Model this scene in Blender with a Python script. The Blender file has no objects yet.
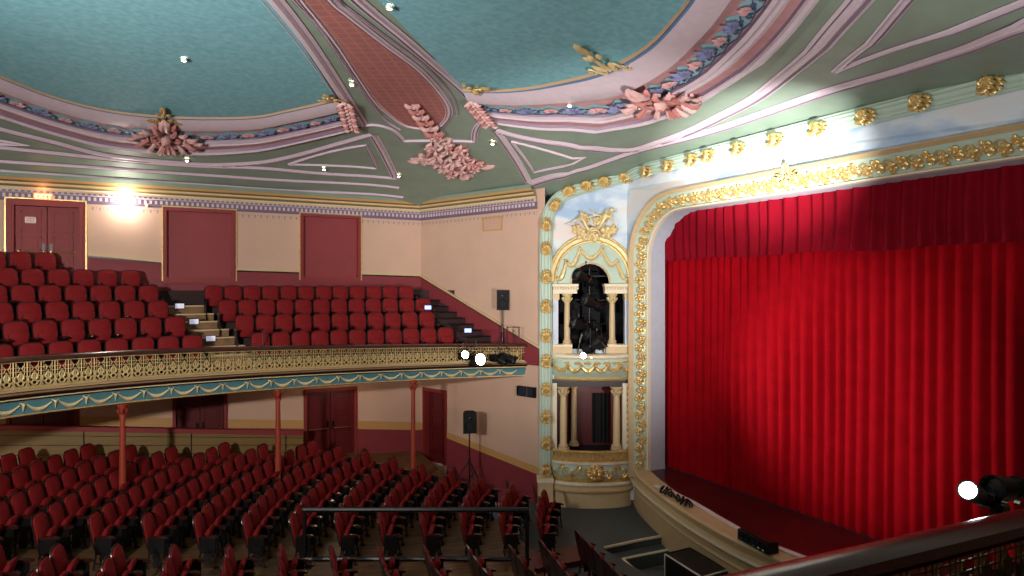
import bpy, bmesh, math, random
from mathutils import Vector, Matrix
from mathutils.geometry import tessellate_polygon
random.seed(7)
PI = math.pi
scene = bpy.context.scene
col = bpy.context.collection
V = Vector

# ------------------------------------------------------------------ survey of the place
FOC = 670.0; SN = .471; CS = .882; EYE = 6.1      # eye 6.1 m over the lowest stalls floor
FARY = 21.1                                       # side wall opposite the camera
def ray(px, py):
    k = (px - 512) / FOC
    return V((SN + CS * k, CS - SN * k, (288 - py) / FOC))
E0 = V((0, 0, EYE))
def at_d(px, py, z): return E0 + ray(px, py) * z
def at_x(px, py, X): r = ray(px, py); return E0 + r * (X / r.x)
def at_y(px, py, Y): r = ray(px, py); return E0 + r * (Y / r.y)
def at_z(px, py, Z): r = ray(px, py); return E0 + r * ((Z - EYE) / r.z)
SPN = V((.939, .345, 0)); SPP = V((7.83, 21.1, 0))   # splay wall
def at_sp(px, py, off=0):
    r = ray(px, py); n = SPN
    t = (n.dot(SPP) - off - n.dot(V((0, 0, 0)))) / n.dot(V((r.x, r.y, 0)))
    return E0 + r * t
BXO = V((10.73, 15.58, 0)); BXA = V((.882, -.471, 0)); BXN = V((-.471, -.882, 0))   # box face
def bx(a, Z, d=0): return BXO + BXA * a + BXN * d + V((0, 0, Z))
BS = 18.8 / FOC
def bp(px, py, d=0): return bx((px - 588) * BS, EYE + (288 - py) * BS, d)
CX, CY = 13.9, 9.7                                 # centre the stalls rows curve round
def rake(X, Y):
    return max(0., .117 * (math.hypot(X - CX, Y - CY) - 6.9))

# ------------------------------------------------------------------ materials
def srgb(r, g, b):
    f = lambda c: (c / 255 / 12.92) if c / 255 <= .04045 else ((c / 255 + .055) / 1.055) ** 2.4
    return (f(r), f(g), f(b), 1)
def mat(name, c, rough=.6, metal=0, vary=0, scale=8, bump=0, bscale=30, emit=None, estr=0, spec=.5, sheen=0, c2=None, stretch=None):
    m = bpy.data.materials.new(name); m.use_nodes = True
    nt = m.node_tree; b = nt.nodes['Principled BSDF']
    b.inputs['Base Color'].default_value = c
    b.inputs['Roughness'].default_value = rough; b.inputs['Metallic'].default_value = metal
    b.inputs['Specular IOR Level'].default_value = spec
    if sheen: b.inputs['Sheen Weight'].default_value = sheen; b.inputs['Sheen Roughness'].default_value = .4; b.inputs['Sheen Tint'].default_value = c
    tc = nt.nodes.new('ShaderNodeTexCoord')
    src = tc.outputs['Object']
    if stretch:
        mp = nt.nodes.new('ShaderNodeMapping'); mp.inputs['Scale'].default_value = stretch
        nt.links.new(src, mp.inputs[0]); src = mp.outputs[0]
    if vary or c2:
        n = nt.nodes.new('ShaderNodeTexNoise'); n.inputs['Scale'].default_value = scale; n.inputs['Detail'].default_value = 6
        nt.links.new(src, n.inputs[0])
        r = nt.nodes.new('ShaderNodeValToRGB')
        r.color_ramp.elements[0].position = .32; r.color_ramp.elements[1].position = .68
        a = c2 or tuple(x * (1 - vary) for x in c[:3]) + (1,)
        d = c if c2 else tuple(min(1, x * (1 + vary)) for x in c[:3]) + (1,)
        r.color_ramp.elements[0].color = a; r.color_ramp.elements[1].color = d
        nt.links.new(n.outputs['Fac'], r.inputs[0]); nt.links.new(r.outputs[0], b.inputs['Base Color'])
    if bump:
        n2 = nt.nodes.new('ShaderNodeTexNoise'); n2.inputs['Scale'].default_value = bscale; n2.inputs['Detail'].default_value = 4
        nt.links.new(src, n2.inputs[0])
        bm = nt.nodes.new('ShaderNodeBump'); bm.inputs['Strength'].default_value = bump; bm.inputs['Distance'].default_value = .02
        nt.links.new(n2.outputs['Fac'], bm.inputs['Height']); nt.links.new(bm.outputs[0], b.inputs['Normal'])
    if emit:
        b.inputs['Emission Color'].default_value = emit; b.inputs['Emission Strength'].default_value = estr
    return m
M = dict(
    green=mat('sage_plaster', srgb(134, 152, 136), .55, vary=.07, scale=2, bump=.05),
    sky=mat('painted_sky', srgb(130, 184, 192), .7, c2=srgb(108, 164, 176), scale=9, bump=.04),
    lilac=mat('lilac_moulding', srgb(208, 190, 200), .45, vary=.04),
    lilacd=mat('mauve_shadow_line', srgb(126, 104, 124), .5),
    rose=mat('rose_plaster', srgb(196, 146, 148), .6, vary=.08, scale=5),
    bluel=mat('blue_line', srgb(82, 124, 168), .5),
    tanl=mat('tan_line', srgb(170, 140, 110), .5),
    panel=mat('terracotta_diaper', srgb(160, 98, 98), .65, vary=.1, scale=3),
    teal=mat('pale_teal_relief', srgb(150, 188, 196), .55),
    plum=mat('plum_relief', srgb(116, 118, 156), .55),
    pinkorn=mat('blush_plaster_ornament', srgb(206, 164, 160), .5, vary=.1, scale=6),
    redorn=mat('coral_ornament', srgb(184, 118, 112), .55),
    gold=mat('gilding', srgb(216, 184, 118), .36, .45, vary=.2, scale=14),
    palegold=mat('pale_gilding', srgb(224, 202, 150), .45, .25, vary=.1, scale=10),
    cream=mat('cream_paint', srgb(206, 180, 138), .5, vary=.04),
    ivory=mat('ivory_paint', srgb(226, 214, 186), .5, vary=.03),
    wallp=mat('peach_wall', srgb(208, 172, 150), .75, vary=.035, scale=1.5, bump=.03),
    ochre=mat('ochre_band', srgb(196, 150, 92), .6),
    dado=mat('maroon_dado', srgb(132, 46, 54), .65, vary=.06, scale=1.5),
    maroon=mat('maroon_joinery', srgb(138, 44, 44), .6, vary=.05),
    maroon2=mat('maroon_board', srgb(142, 52, 56), .6, vary=.05, scale=2),
    doordk=mat('dark_red_door', srgb(92, 22, 26), .4, vary=.08),
    brass=mat('brass', srgb(190, 150, 80), .3, .9),
    mint=mat('mint_paint', srgb(178, 198, 182), .5, vary=.04, scale=4),
    white=mat('blue_white_paint', srgb(196, 202, 216), .5, vary=.03),
    velvet=mat('red_velvet', (.32, .002, .007, 1), .9, vary=.10, scale=3, spec=.04),
    velvet2=mat('red_seat_velvet', (.21, .007, .009, 1), .75, vary=.1, scale=20, spec=.25),
    val=mat('wine_velvet', (.20, .002, .010, 1), .85, vary=.10, scale=3, spec=.08),
    blackm=mat('black_metal', srgb(20, 20, 22), .35, .2),
    iron=mat('dark_cast_iron', srgb(26, 22, 24), .35, .5),
    darkwood=mat('dark_seat_wood', srgb(40, 20, 18), .3, vary=.2),
    armw=mat('polished_arm_wood', srgb(54, 24, 20), .18),
    railw=mat('polished_rail_wood', srgb(66, 30, 26), .22, vary=.12, scale=4, spec=.6),
    teal2=mat('teal_band', srgb(82, 130, 140), .55, vary=.06),
    colr=mat('iron_column_red', srgb(158, 62, 44), .4),
    wood=mat('worn_floor_board', srgb(128, 96, 62), .45, c2=srgb(74, 50, 32), scale=1.6, stretch=(1, 9, 1)),
    woodstep=mat('step_timber', srgb(150, 112, 76), .5, c2=srgb(112, 78, 50), scale=3),
    grey=mat('grey_carpet', srgb(78, 84, 84), .85, vary=.08, scale=10),
    carpet=mat('dark_balcony_carpet', srgb(54, 34, 34), .85),
    stage=mat('stage_boards', srgb(72, 22, 24), .3, vary=.25, scale=2),
    partw=mat('olive_boarding', srgb(130, 104, 56), .5, vary=.12, scale=2, stretch=(.3, 1, 16)),
    black=mat('black_cloth', srgb(10, 10, 12), .8),
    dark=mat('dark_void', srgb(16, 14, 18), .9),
    whitep=mat('white_strip', srgb(225, 225, 225), .5),
    chrome=mat('chrome', srgb(200, 200, 205), .15, 1),
    frost=mat('lit_lens', srgb(255, 250, 240), .4, emit=(1, .97, .9, 1), estr=60),
    frost2=mat('lit_lens_cool', srgb(255, 250, 250), .4, emit=(.85, 1, .97, 1), estr=30),
    exitl=mat('exit_letters', srgb(255, 200, 120), .4, emit=(1, .62, .2, 1), estr=5),
    exitb=mat('exit_box', srgb(200, 120, 60), .5, emit=(1, .3, .08, 1), estr=.9),
    bluelamp=mat('blue_step_light', srgb(60, 90, 255), .4, emit=(.15, .25, 1, 1), estr=5),
    label=mat('white_step_label_glow', srgb(225, 225, 240), .5, emit=(.7, .75, 1, 1), estr=.35),  # faint glow given to the white plates, which are no lamps
    redp=mat('red_print', srgb(190, 30, 30), .5),
    olive=mat('olive_moulding', srgb(120, 104, 64), .5),
    fret_shade=mat('fretwork_gilding_shaded', srgb(104, 84, 52), .4, .4),  # fretwork gilding darkened, shade painted in for the unlit back of the openwork
    dusk=mat('dusk_blue_line', srgb(70, 84, 112), .5),
    fret=mat('fretwork_gilding', srgb(198, 172, 118), .45, .25, vary=.1, scale=10),
    tanb=mat('tan_moulding', srgb(170, 140, 102), .5),
    purple=mat('purple_frieze', srgb(120, 100, 120), .55),
    stencil=mat('grey_stencil', srgb(150, 140, 150), .6),
    glass=mat('dark_lens', srgb(40, 46, 60), .08, 0, spec=1),
)
def fresco():
    m = bpy.data.materials.new('cloud_fresco'); m.use_nodes = True; nt = m.node_tree; b = nt.nodes['Principled BSDF']
    b.inputs['Roughness'].default_value = .6
    tc = nt.nodes.new('ShaderNodeTexCoord'); n = nt.nodes.new('ShaderNodeTexNoise'); n.inputs['Scale'].default_value = .55; n.inputs['Detail'].default_value = 5; n.inputs['Distortion'].default_value = .4
    mp = nt.nodes.new('ShaderNodeMapping'); mp.inputs['Scale'].default_value = (1, 1, 2.6); nt.links.new(tc.outputs['Object'], mp.inputs[0])
    nt.links.new(mp.outputs[0], n.inputs[0]); r = nt.nodes.new('ShaderNodeValToRGB'); e = r.color_ramp.elements
    e[0].position = .40; e[0].color = srgb(160, 184, 214); e[1].position = .72; e[1].color = srgb(226, 206, 196)
    x = e.new(.52); x.color = srgb(212, 222, 230)
    nt.links.new(n.outputs['Fac'], r.inputs[0]); nt.links.new(r.outputs[0], b.inputs['Base Color']); return m
M['fresco'] = fresco()
def diaper(m):
    nt = m.node_tree; b = nt.nodes['Principled BSDF']
    src = b.inputs['Base Color'].links[0].from_socket
    tc = nt.nodes.new('ShaderNodeTexCoord'); w = []
    for rz in (.6, 2.17):
        mp = nt.nodes.new('ShaderNodeMapping'); mp.inputs['Rotation'].default_value = (0, 0, rz)
        wv = nt.nodes.new('ShaderNodeTexWave'); wv.inputs['Scale'].default_value = 1.5
        nt.links.new(tc.outputs['Object'], mp.inputs[0]); nt.links.new(mp.outputs[0], wv.inputs[0])
        p = nt.nodes.new('ShaderNodeMath'); p.operation = 'POWER'; p.inputs[1].default_value = 9; nt.links.new(wv.outputs['Fac'], p.inputs[0]); w.append(p)
    a = nt.nodes.new('ShaderNodeMath'); a.operation = 'MAXIMUM'; nt.links.new(w[0].outputs[0], a.inputs[0]); nt.links.new(w[1].outputs[0], a.inputs[1])
    mx = nt.nodes.new('ShaderNodeMix'); mx.data_type = 'RGBA'; mx.inputs['B'].default_value = srgb(186, 130, 104)
    s = nt.nodes.new('ShaderNodeMath'); s.operation = 'MULTIPLY'; s.inputs[1].default_value = .6; nt.links.new(a.outputs[0], s.inputs[0])
    nt.links.new(s.outputs[0], mx.inputs[0]); nt.links.new(src, mx.inputs['A']); nt.links.new(mx.outputs['Result'], b.inputs['Base Color'])
diaper(M['panel'])

# ------------------------------------------------------------------ mesh kit
class MB:
    def __init__(s): s.v = []; s.f = []; s.m = []; s.k = []
    def mi(s, m):
        if m not in s.k: s.k.append(m)
        return s.k.index(m)
    def add(s, vs, fs, m):
        o = len(s.v); s.v += [tuple(x) for x in vs]; i = s.mi(m)
        for f in fs: s.f.append(tuple(o + j for j in f)); s.m.append(i)
    def box(s, c, d, m, R=None):
        c = V(c); q = [V((x * d[0] / 2, y * d[1] / 2, z * d[2] / 2)) for x in (-1, 1) for y in (-1, 1) for z in (-1, 1)]
        s.add([c + (R @ p if R else p) for p in q], [(0, 1, 3, 2), (4, 6, 7, 5), (0, 4, 5, 1), (2, 3, 7, 6), (0, 2, 6, 4), (1, 5, 7, 3)], m)
    def quad(s, a, b, c, d, m): s.add([a, b, c, d], [(0, 1, 2, 3)], m)
    def grid(s, rows, m, close=False):
        n = len(rows[0]); vs = [p for r in rows for p in r]; fs = []
        for i in range(len(rows) - 1):
            for j in range(n if close else n - 1):
                k = (j + 1) % n; fs.append((i * n + j, i * n + k, (i + 1) * n + k, (i + 1) * n + j))
        s.add(vs, fs, m)
    def tube(s, pts, r, m, n=6, cap=True, flat=1):
        pts = [V(p) for p in pts]; R = r if isinstance(r, (list, tuple)) else [r] * len(pts); rows = []; up = None
        for i, p in enumerate(pts):
            t = (pts[min(i + 1, len(pts) - 1)] - pts[max(i - 1, 0)]); t = t.normalized() if t.length > 1e-9 else V((0, 0, 1))
            if up is None: up = t.orthogonal().normalized()
            up = (up - t * up.dot(t)); up = up.normalized() if up.length > 1e-6 else t.orthogonal().normalized()
            w = t.cross(up)
            rows.append([p + (up * math.cos(a) + w * math.sin(a) * flat) * R[i] for a in [2 * PI * j / n for j in range(n)]])
        s.grid(rows, m, True)
        if cap:
            s.add(rows[0], [tuple(range(n))[::-1]], m); s.add(rows[-1], [tuple(range(n))], m)
    def lathe(s, prof, o, m, n=14, ax=None):
        o = V(o); A = V(ax or (0, 0, 1)).normalized(); u = A.orthogonal().normalized(); w = A.cross(u)
        rows = [[o + A * z + (u * math.cos(a) + w * math.sin(a)) * max(r, 1e-4) for a in [2 * PI * j / n for j in range(n)]] for r, z in prof]
        s.grid(rows, m, True)
    def poly(s, outer, holes, m, fn):
        loops = [[V((x, y, 0)) for x, y in outer]] + [[V((x, y, 0)) for x, y in h] for h in holes]
        pts = [p for l in loops for p in l]
        s.add([fn(p.x, p.y) for p in pts], [tuple(t) for t in tessellate_polygon(loops)], m)
    def sweep(s, pts, nrm, prof, mats, sc=None, flip=1, closed=False):
        """prof: (side, out) pairs; side runs along t x n"""
        rows = []
        for i, p in enumerate(pts):
            a = pts[max(i - 1, 0)]; b = pts[min(i + 1, len(pts) - 1)]; t = (b - a).normalized()
            n = (nrm[i] - t * nrm[i].dot(t)).normalized(); w = t.cross(n) * flip; k = sc[i] if sc else 1
            rows.append([p + w * x * k + n * y * k for x, y in prof])
        m = len(prof)
        for j in range(m - 1):
            vs = [r[j] for r in rows] + [r[j + 1] for r in rows]; L = len(rows)
            s.add(vs, [(i, i + 1, L + i + 1, L + i) for i in range(L - 1)], mats[j] if isinstance(mats, list) else mats)
        return rows
    def leaf(s, o, d, n, L, W, m, curl=.5, seg=7):
        """a curled acanthus leaf with lobed edges growing along d, arching off the surface along n"""
        o = V(o); d = V(d).normalized(); n = V(n).normalized(); w = d.cross(n).normalized(); rows = []
        for i in range(seg + 1):
            t = i / seg; env = math.sin(PI * min(1, .15 + t * .85)) ** .6 if t < 1 else .12
            wd = W * 1.5 * env * (.62 + .38 * abs(math.cos(PI * 3 * t))); f = d * wd * .35
            c = o + d * L * (t - .22 * curl * t ** 4) + n * L * (.05 + .34 * curl * math.sin(PI * t * .9))
            rows.append([c - w * wd + f - n * wd * .35, c - w * wd * .5 + n * wd * .25, c - n * wd * .02, c + w * wd * .5 + n * wd * .25, c + w * wd + f - n * wd * .35])
        s.grid(rows, m)
        if seg > 4: s.grid([[p - n * L * .05 for p in r[::-1]] for r in rows], m)
    def spiral(s, c, u, w, n, r, turns, m, th=.02, a0=0, seg=14, hand=1):
        u = V(u).normalized(); w = V(w).normalized(); n = V(n).normalized(); P = []; R = []
        for i in range(seg + 1):
            t = i / seg; a = a0 + hand * t * turns * 2 * PI; q = r * (1 - .86 * t)
            P.append(V(c) + (u * math.cos(a) + w * math.sin(a)) * q + n * (.3 * th + th * 1.2 * t)); R.append(th * (1 - .45 * t))
        s.tube(P, R, m, 5); return P[0]
    def ball(s, c, r, m, n=8, R=None):
        c = V(c); rr = r if isinstance(r, (tuple, list)) else (r, r, r); rows = []
        for i in range(n // 2 + 1):
            p = PI * i / (n // 2); rows.append([])
            for j in range(n):
                a = 2 * PI * j / n; q = V((max(math.sin(p), 1e-3) * math.cos(a) * rr[0], max(math.sin(p), 1e-3) * math.sin(a) * rr[1], math.cos(p) * rr[2]))
                rows[-1].append(c + (R @ q if R else q))
        s.grid(rows, m, True)
    def build(s, name, parent=None, smooth=False, loc=None, kind=None, fix=True):
        me = bpy.data.meshes.new(name); me.from_pydata(s.v, [], s.f)
        for k in s.k: me.materials.append(M[k])
        me.polygons.foreach_set('material_index', s.m)
        if fix:
            b = bmesh.new(); b.from_mesh(me); bmesh.ops.remove_doubles(b, verts=b.verts, dist=1e-5); bmesh.ops.recalc_face_normals(b, faces=b.faces); b.to_mesh(me); b.free()
        if smooth:
            me.polygons.foreach_set('use_smooth', [True] * len(me.polygons))
            if smooth != 'all': me.set_sharp_from_angle(angle=math.radians(smooth if smooth is not True else 40))
        me.update(); o = bpy.data.objects.new(name, me); col.objects.link(o)
        if parent: o.parent = parent
        if loc: o.location = loc
        if kind: o['kind'] = kind
        return o
def tag(o, label=None, cat=None, group=None, kind=None):
    if label: o['label'] = label
    if cat: o['category'] = cat
    if group: o['group'] = group
    if kind: o['kind'] = kind
    return o
def thing(name, label, cat, loc=(0, 0, 0), rz=0, group=None):
    o = bpy.data.objects.new(name, None); col.objects.link(o); o.empty_display_size = .1
    o.location = loc; o.rotation_euler = (0, 0, rz); return tag(o, label, cat, group)
def local(mb, o):
    """mesh drawn in world space, to be parented to an unrotated thing"""
    L = V(o.location); mb.v = [tuple(V(p) - L) for p in mb.v]; return mb
def part(name, mb, o, smooth=False, label=None):
    c = local(mb, o).build(name, o, smooth)
    if label: c['label'] = label
    return c
def dup(root, loc, rz=None, label=None, group=None):
    r = root.copy(); col.objects.link(r); r.location = loc
    if rz is not None: r.rotation_euler = (0, 0, rz)
    if label: r['label'] = label
    if group: r['group'] = group
    for ch in list(root.children):
        c = ch.copy(); col.objects.link(c); c.parent = r
        for g in list(ch.children):
            d = g.copy(); col.objects.link(d); d.parent = c
    return r
def smooth_pts(P, n=6):
    P = [V(p) for p in P]; out = []
    for i in range(len(P) - 1):
        a = P[max(i - 1, 0)]; b = P[i]; c = P[i + 1]; d = P[min(i + 2, len(P) - 1)]
        for j in range(n):
            t = j / n; out.append(.5 * (2 * b + (c - a) * t + (2 * a - 5 * b + 4 * c - d) * t * t + (3 * b - a - 3 * c + d) * t ** 3))
    out.append(P[-1]); return out
def lerp(a, b, t): return a + (b - a) * t
def interp(T, x):
    for (a, p), (b, q) in zip(T, T[1:]):
        if x <= b: return p + (q - p) * max(0, (x - a) / (b - a))
    return T[-1][1]
ORD = ['first', 'second', 'third', 'fourth', 'fifth', 'sixth', 'seventh', 'eighth', 'ninth', 'tenth', 'eleventh', 'twelfth', 'thirteenth', 'fourteenth', 'fifteenth', 'sixteenth', 'seventeenth', 'eighteenth', 'nineteenth', 'twentieth', 'twenty-first', 'twenty-second', 'twenty-third', 'twenty-fourth', 'twenty-fifth', 'twenty-sixth', 'twenty-seventh', 'twenty-eighth', 'twenty-ninth', 'thirtieth']

# ------------------------------------------------------------------ ceiling surface
def smin(v, k=.3):
    m = min(v); return m - k * math.log(sum(math.exp(-(x - m) / k) for x in v)) 
BASEB = [(-1.25, 8.30), (-.6, 8.80), (0, 8.98), (1.3, 9.32)]
def interp0(T, x):
    for (a, p), (b, q) in zip(T, T[1:]):
        if x <= b: return p + (q - p) * max(0, (x - a) / (b - a))
    return T[-1][1]
def H(X, Y):
    g = lambda m: 8.80 + (2.2 * (1 - math.exp(-m / 5)) if m > 0 else .44 * m)
    p = lambda m, b=9.45: b + (1.7 * (1 - math.exp(-m / 7)) if m > 0 else .24 * m)
    spl = g(-(.939 * (X - 7.83) + .345 * (Y - 21.1))); spl2 = g(-(.939 * (X - 7.83) - .345 * (Y + 1.9)))
    box = p(-(.471 * (X - 10.73) + .882 * (Y - 15.58)), interp0(BASEB, (X - 10.73) * .882 - (Y - 15.58) * .471))
    return smin([g(FARY - Y), g(Y + 1.9), max(spl, box), max(spl2, p(Y - 3.6, 9.0)), p(11.5 - X), g(X + 11.2)]) + .12
def HN(X, Y):
    e = .05; return V(((H(X + e, Y) - H(X - e, Y)) / (2 * e), (H(X, Y + e) - H(X, Y - e)) / (2 * e), -1)).normalized()
def ceil_at(px, py):
    r = ray(px, py); z = 1.
    while z < 45 and EYE + r.z * z < H(r.x * z, r.y * z): z += .1
    a, b = z - .1, z
    for _ in range(20):
        q = (a + b) / 2
        if EYE + r.z * q >= H(r.x * q, r.y * q): b = q
        else: a = q
    return V((r.x * b, r.y * b, H(r.x * b, r.y * b)))
def cs(P, off=.0):
    return [V((p[0], p[1], H(p[0], p[1]))) + HN(p[0], p[1]) * off for p in P]

mb = MB()
NX, NY = 92, 92
mb.grid([[(lambda x, y: V((x, y, H(x, y))))(-11.3 + 23.9 * i / NX, -2.0 + 23.2 * j / NY) for i in range(NX + 1)] for j in range(NY + 1)], 'green')
mb.build('ceiling', smooth='all', kind='structure')

# quatrefoil of painted sky, each lobe a moulded ring
FIN = [(-3.9, 12.6), (-3.22, 13.79), (-2.48, 15.16), (-1.79, 16.01), (-.93, 16.49), (.03, 16.6), (1.05, 16.27), (1.98, 15.66), (2.6, 14.8), (3.22, 13.79)]
FOUT = [(-5.0, 14.2), (-4.2, 15.4), (-2.87, 17.56), (-2.03, 18.17), (-1.06, 18.71), (.04, 18.86), (1.21, 18.68), (2.29, 18.16), (3.3, 17.05), (4.2, 15.32)]
def px_curve(P): return [(lambda q: (q.x, q.y))(ceil_at(*p)) for p in P]
FIN2 = [(-3.6, 12.4), (-3.35, 13.5)] + px_curve([(-30, 60), (0, 73.6), (52, 94), (104, 107.6), (156, 114), (208, 116), (256, 114.6), (287, 108.5), (312, 103), (337, 97)])
FOUT2 = [(-5.2, 13.6), (-4.35, 15.2)] + px_curve([(-30, 104), (0, 115), (52, 131.5), (104, 145), (156, 151), (208, 153), (256, 149.5), (287, 143.5), (325, 134.5), (361, 125.5)])
PIN2 = px_curve([(462, 87.5), (485, 88.5), (509, 87.5), (535, 84.5), (561.5, 79), (588, 72.5), (613.6, 63), (648, 42), (680, 7), (697, -18), (712, -45)])
POUT2 = px_curve([(487, 119), (512, 123), (544, 127), (579, 128.5), (613.6, 127), (648, 121.5), (683, 109), (718, 90), (759, 62.5), (793, 31), (824, -8)])
CEN = (-.2, 8.9)
def ring(name, inn, out, trim_no, cen, tmax):
    A = smooth_pts([V((x, y, 0)) for x, y in inn], 6); B = smooth_pts([V((x, y, 0)) for x, y in out], 6)
    # sky field fanned toward the middle of the ceiling
    m = MB(); rows = []
    for k in range(15):
        t = k / 14; rows.append([(lambda x, y: V((x, y, H(x, y))) + HN(x, y) * .03)(lerp(a.x, cen[0], t * tmax), lerp(a.y, cen[1], t * tmax)) for a in A])
    m.grid(rows, 'sky'); m.build('trim_%d' % trim_no, smooth='all', kind='structure')
    prof = [(0, .03, 'tanl'), (.015, .07, 'tanl'), (.03, .05, 'bluel'), (.055, .06, 'lilac'), (.16, .12, 'lilac'), (.30, .12, 'lilac'), (.325, .07, 'lilacd'), (.335, .04, 'rose'), (.62, .04, 'lilacd'), (.63, .09, 'lilac'), (.67, .11, 'lilac'),
            (.70, .07, 'lilac'), (.73, .11, 'lilac'), (.77, .08, 'rose'), (.86, .07, 'lilacd'), (.87, .13, 'lilac'), (.91, .09, 'lilac'), (.94, .13, 'lilac'), (.98, .10, 'lilacd'), (1.0, 0, 'lilacd')]
    m = MB()
    for (t0, h0, c0), (t1, h1, _) in zip(prof, prof[1:]):
        rw = []
        for t, h in ((t0, h0), (t1, h1)):
            r = []
            for a, b in zip(A, B):
                x, y = lerp(a.x, b.x, t), lerp(a.y, b.y, t); r.append(V((x, y, H(x, y))) + HN(x, y) * h)
            rw.append(r)
        m.grid(rw, c0)
    m.build('trim_%d' % (trim_no + 2), smooth=35, kind='structure')
    # painted leaf frieze in relief along the rose field
    m = MB(); acc = 0; C = [((a * .515) + (b * .485)) for a, b in zip(A, B)]; step = .50; i = 0; nxt = .15; big = 0
    for j in range(len(C) - 1):
        L = (C[j + 1] - C[j]).length
        while acc + L > nxt:
            c = C[j].lerp(C[j + 1], (nxt - acc) / L); wd = (B[j] - A[j]); wl = wd.length; o = wd.normalized(); n = HN(c.x, c.y)
            P = V((c.x, c.y, H(c.x, c.y))) + n * .05; t = (C[j + 1] - C[j]).normalized(); k = wl * .23
            o3 = (o - n * o.dot(n)).normalized(); t3 = (t - n * t.dot(n)).normalized(); s = .8 if big % 2 else 1.1
            # blue back slab, fan of leaves, two volutes
            m.add([P + o3 * k * .52 - t3 * step * .5, P + o3 * k * .52 + t3 * step * .5, P + t3 * step * .5 - o3 * k * .1, P - o3 * k * .42 * s, P - t3 * step * .5 - o3 * k * .1], [(0, 1, 2, 3, 4)], 'teal')
            P2 = P + n * .02
            for q in (-1.1, -.55, 0, .55, 1.1):
                d = (-o3 * math.cos(q) + t3 * math.sin(q)); m.leaf(P2 + o3 * k * .1 + n * .02, d, n, k * .46 * s, k * .07, 'plum' if big % 2 == 0 else 'rose', .3, 3)
            for sg in (-1, 1):
                m.spiral(P2 + o3 * k * .22 + t3 * sg * step * .25, t3 * sg, -o3, n, step * .15, 1.1, 'dusk', .018, 0, 9, sg)
                m.tube([P2 + o3 * k * .5 - t3 * step * .5 * sg, P2 + o3 * k * .42, P2 - o3 * k * .02 + t3 * step * .5 * sg], .012, 'dusk', 4)
            big += 1; nxt += step
        acc += L
    m.build('trim_%d' % (trim_no + 4), kind='structure')
ring('panel_side', FIN2, FOUT2, 1, (0, 7.1), .70)
ring('panel_stage', PIN2, POUT2, 2, (2.17, 8.7), .9)

STRIP = [(-.5, 0), (-.5, .05), (-.34, .12), (-.22, .03), (-.1, .14), (.1, .14), (.22, .03), (.34, .12), (.5, .05), (.5, 0)]
SM = ['lilacd', 'lilac', 'lilacd', 'lilac', 'lilac', 'lilac', 'lilacd', 'lilac', 'lilacd']
tn = [10]
def strip(P, w=.16, sm=5, hgt=.6, closed=False):
    Q = [ceil_at(*p) for p in P]
    Q = [V((q.x, q.y, 0)) for q in Q]
    if closed: Q.append(Q[0].copy())
    if sm: Q = smooth_pts(Q, sm)
    else:
        R = []
        for a, b in zip(Q, Q[1:]):
            n = max(2, int((b - a).length / .3))
            R += [a.lerp(b, i / n) for i in range(n)]
        Q = R + [Q[-1]]
    pts = cs([(q.x, q.y) for q in Q]); nr = [HN(q.x, q.y) for q in Q]
    w *= 1.25; m = MB(); m.sweep(pts, nr, [(x * w, y * hgt * .5) for x, y in STRIP], SM)
    m.build('trim_%d' % tn[0], smooth=30, kind='structure'); tn[0] += 1
# bands in the cove over the side wall
strip([(-150, 70), (-40, 116), (0, 129), (49, 141), (97, 153.5), (146, 160), (200, 164.5), (230, 164.5), (268, 161.5), (306, 153), (345, 142), (373, 134)], .2)
strip([(373, 134), (396, 178.5)], .2, 0)
strip([(396, 178.5), (330, 174), (260, 168), (200, 166), (146, 162), (97, 157.5), (49, 152.5), (0, 147.5), (-40, 144), (-160, 134)], .17)
strip([(289, 164), (365.6, 144.5), (377, 168), (289, 164)], .1, 0)
strip([(-40, 134), (27, 144.6), (-40, 143)], .1, 0)
strip([(-200, 144), (-40, 157), (0, 161), (100, 167.5), (200, 174.5), (300, 181), (399, 187.5)], .13)
strip([(-200, 154), (-40, 167), (0, 170.6), (100, 177.5), (200, 184.5), (300, 191), (403, 197)], .13)
# bands over the proscenium
strip([(495.5, 130), (518, 136.5), (544, 141.5), (579, 147.5), (612, 150), (640, 148), (683, 134), (724, 114.6), (759, 95.5), (793, 69), (828, 36), (863, -4), (890, -40)], .26)
strip([(495.5, 130), (530, 184)], .2, 0)
strip([(530, 184), (563, 175), (596, 165), (640, 150), (683, 139), (724, 127), (776, 109), (828, 91), (898, 71), (967, 48.5), (1024, 27), (1100, -2)], .26)
strip([(511, 140.6), (534, 172), (584, 157), (511, 140.6)], .1, 0)
strip([(930, -22), (908, -1), (836, 71)], .13, 0)
strip([(836, 71), (932, 36.5), (1024, 2), (1080, -20)], .13, 0)
# the diagonal rib with its long red panel
strip([(362, 125.5), (376, 124.5), (390.5, 128.5), (398, 134), (404, 140.6)], .13)
strip([(404, 140.6), (474.5, 141)], .13, 0)
strip([(474.5, 141), (475, 132), (479, 124), (488, 118.5)], .13, 3)
strip([(245, -32), (272, 0), (290, 22), (311, 50), (338, 90), (361, 125)], .32)
strip([(330, -32), (358, 0), (400, 35), (436, 66), (464, 91), (489, 119)], .2)
PAN_L = [(277, -34), (302.6, 0), (318, 19), (337, 44), (356, 73), (375, 101), (391, 116), (403, 124)]
PAN_R = [(303, -34), (331, 0), (345, 12), (383, 42), (421, 71), (444, 98), (449, 113)]
L_ = smooth_pts([V((*c, 0)) for c in px_curve(PAN_L)], 5); R_ = smooth_pts([V((*c, 0)) for c in px_curve(PAN_R)], 5)
bot = smooth_pts([V((*c, 0)) for c in px_curve([(403, 123.5), (414, 127), (428, 128), (441, 125), (449, 113)])], 4)
m = MB()
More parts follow.
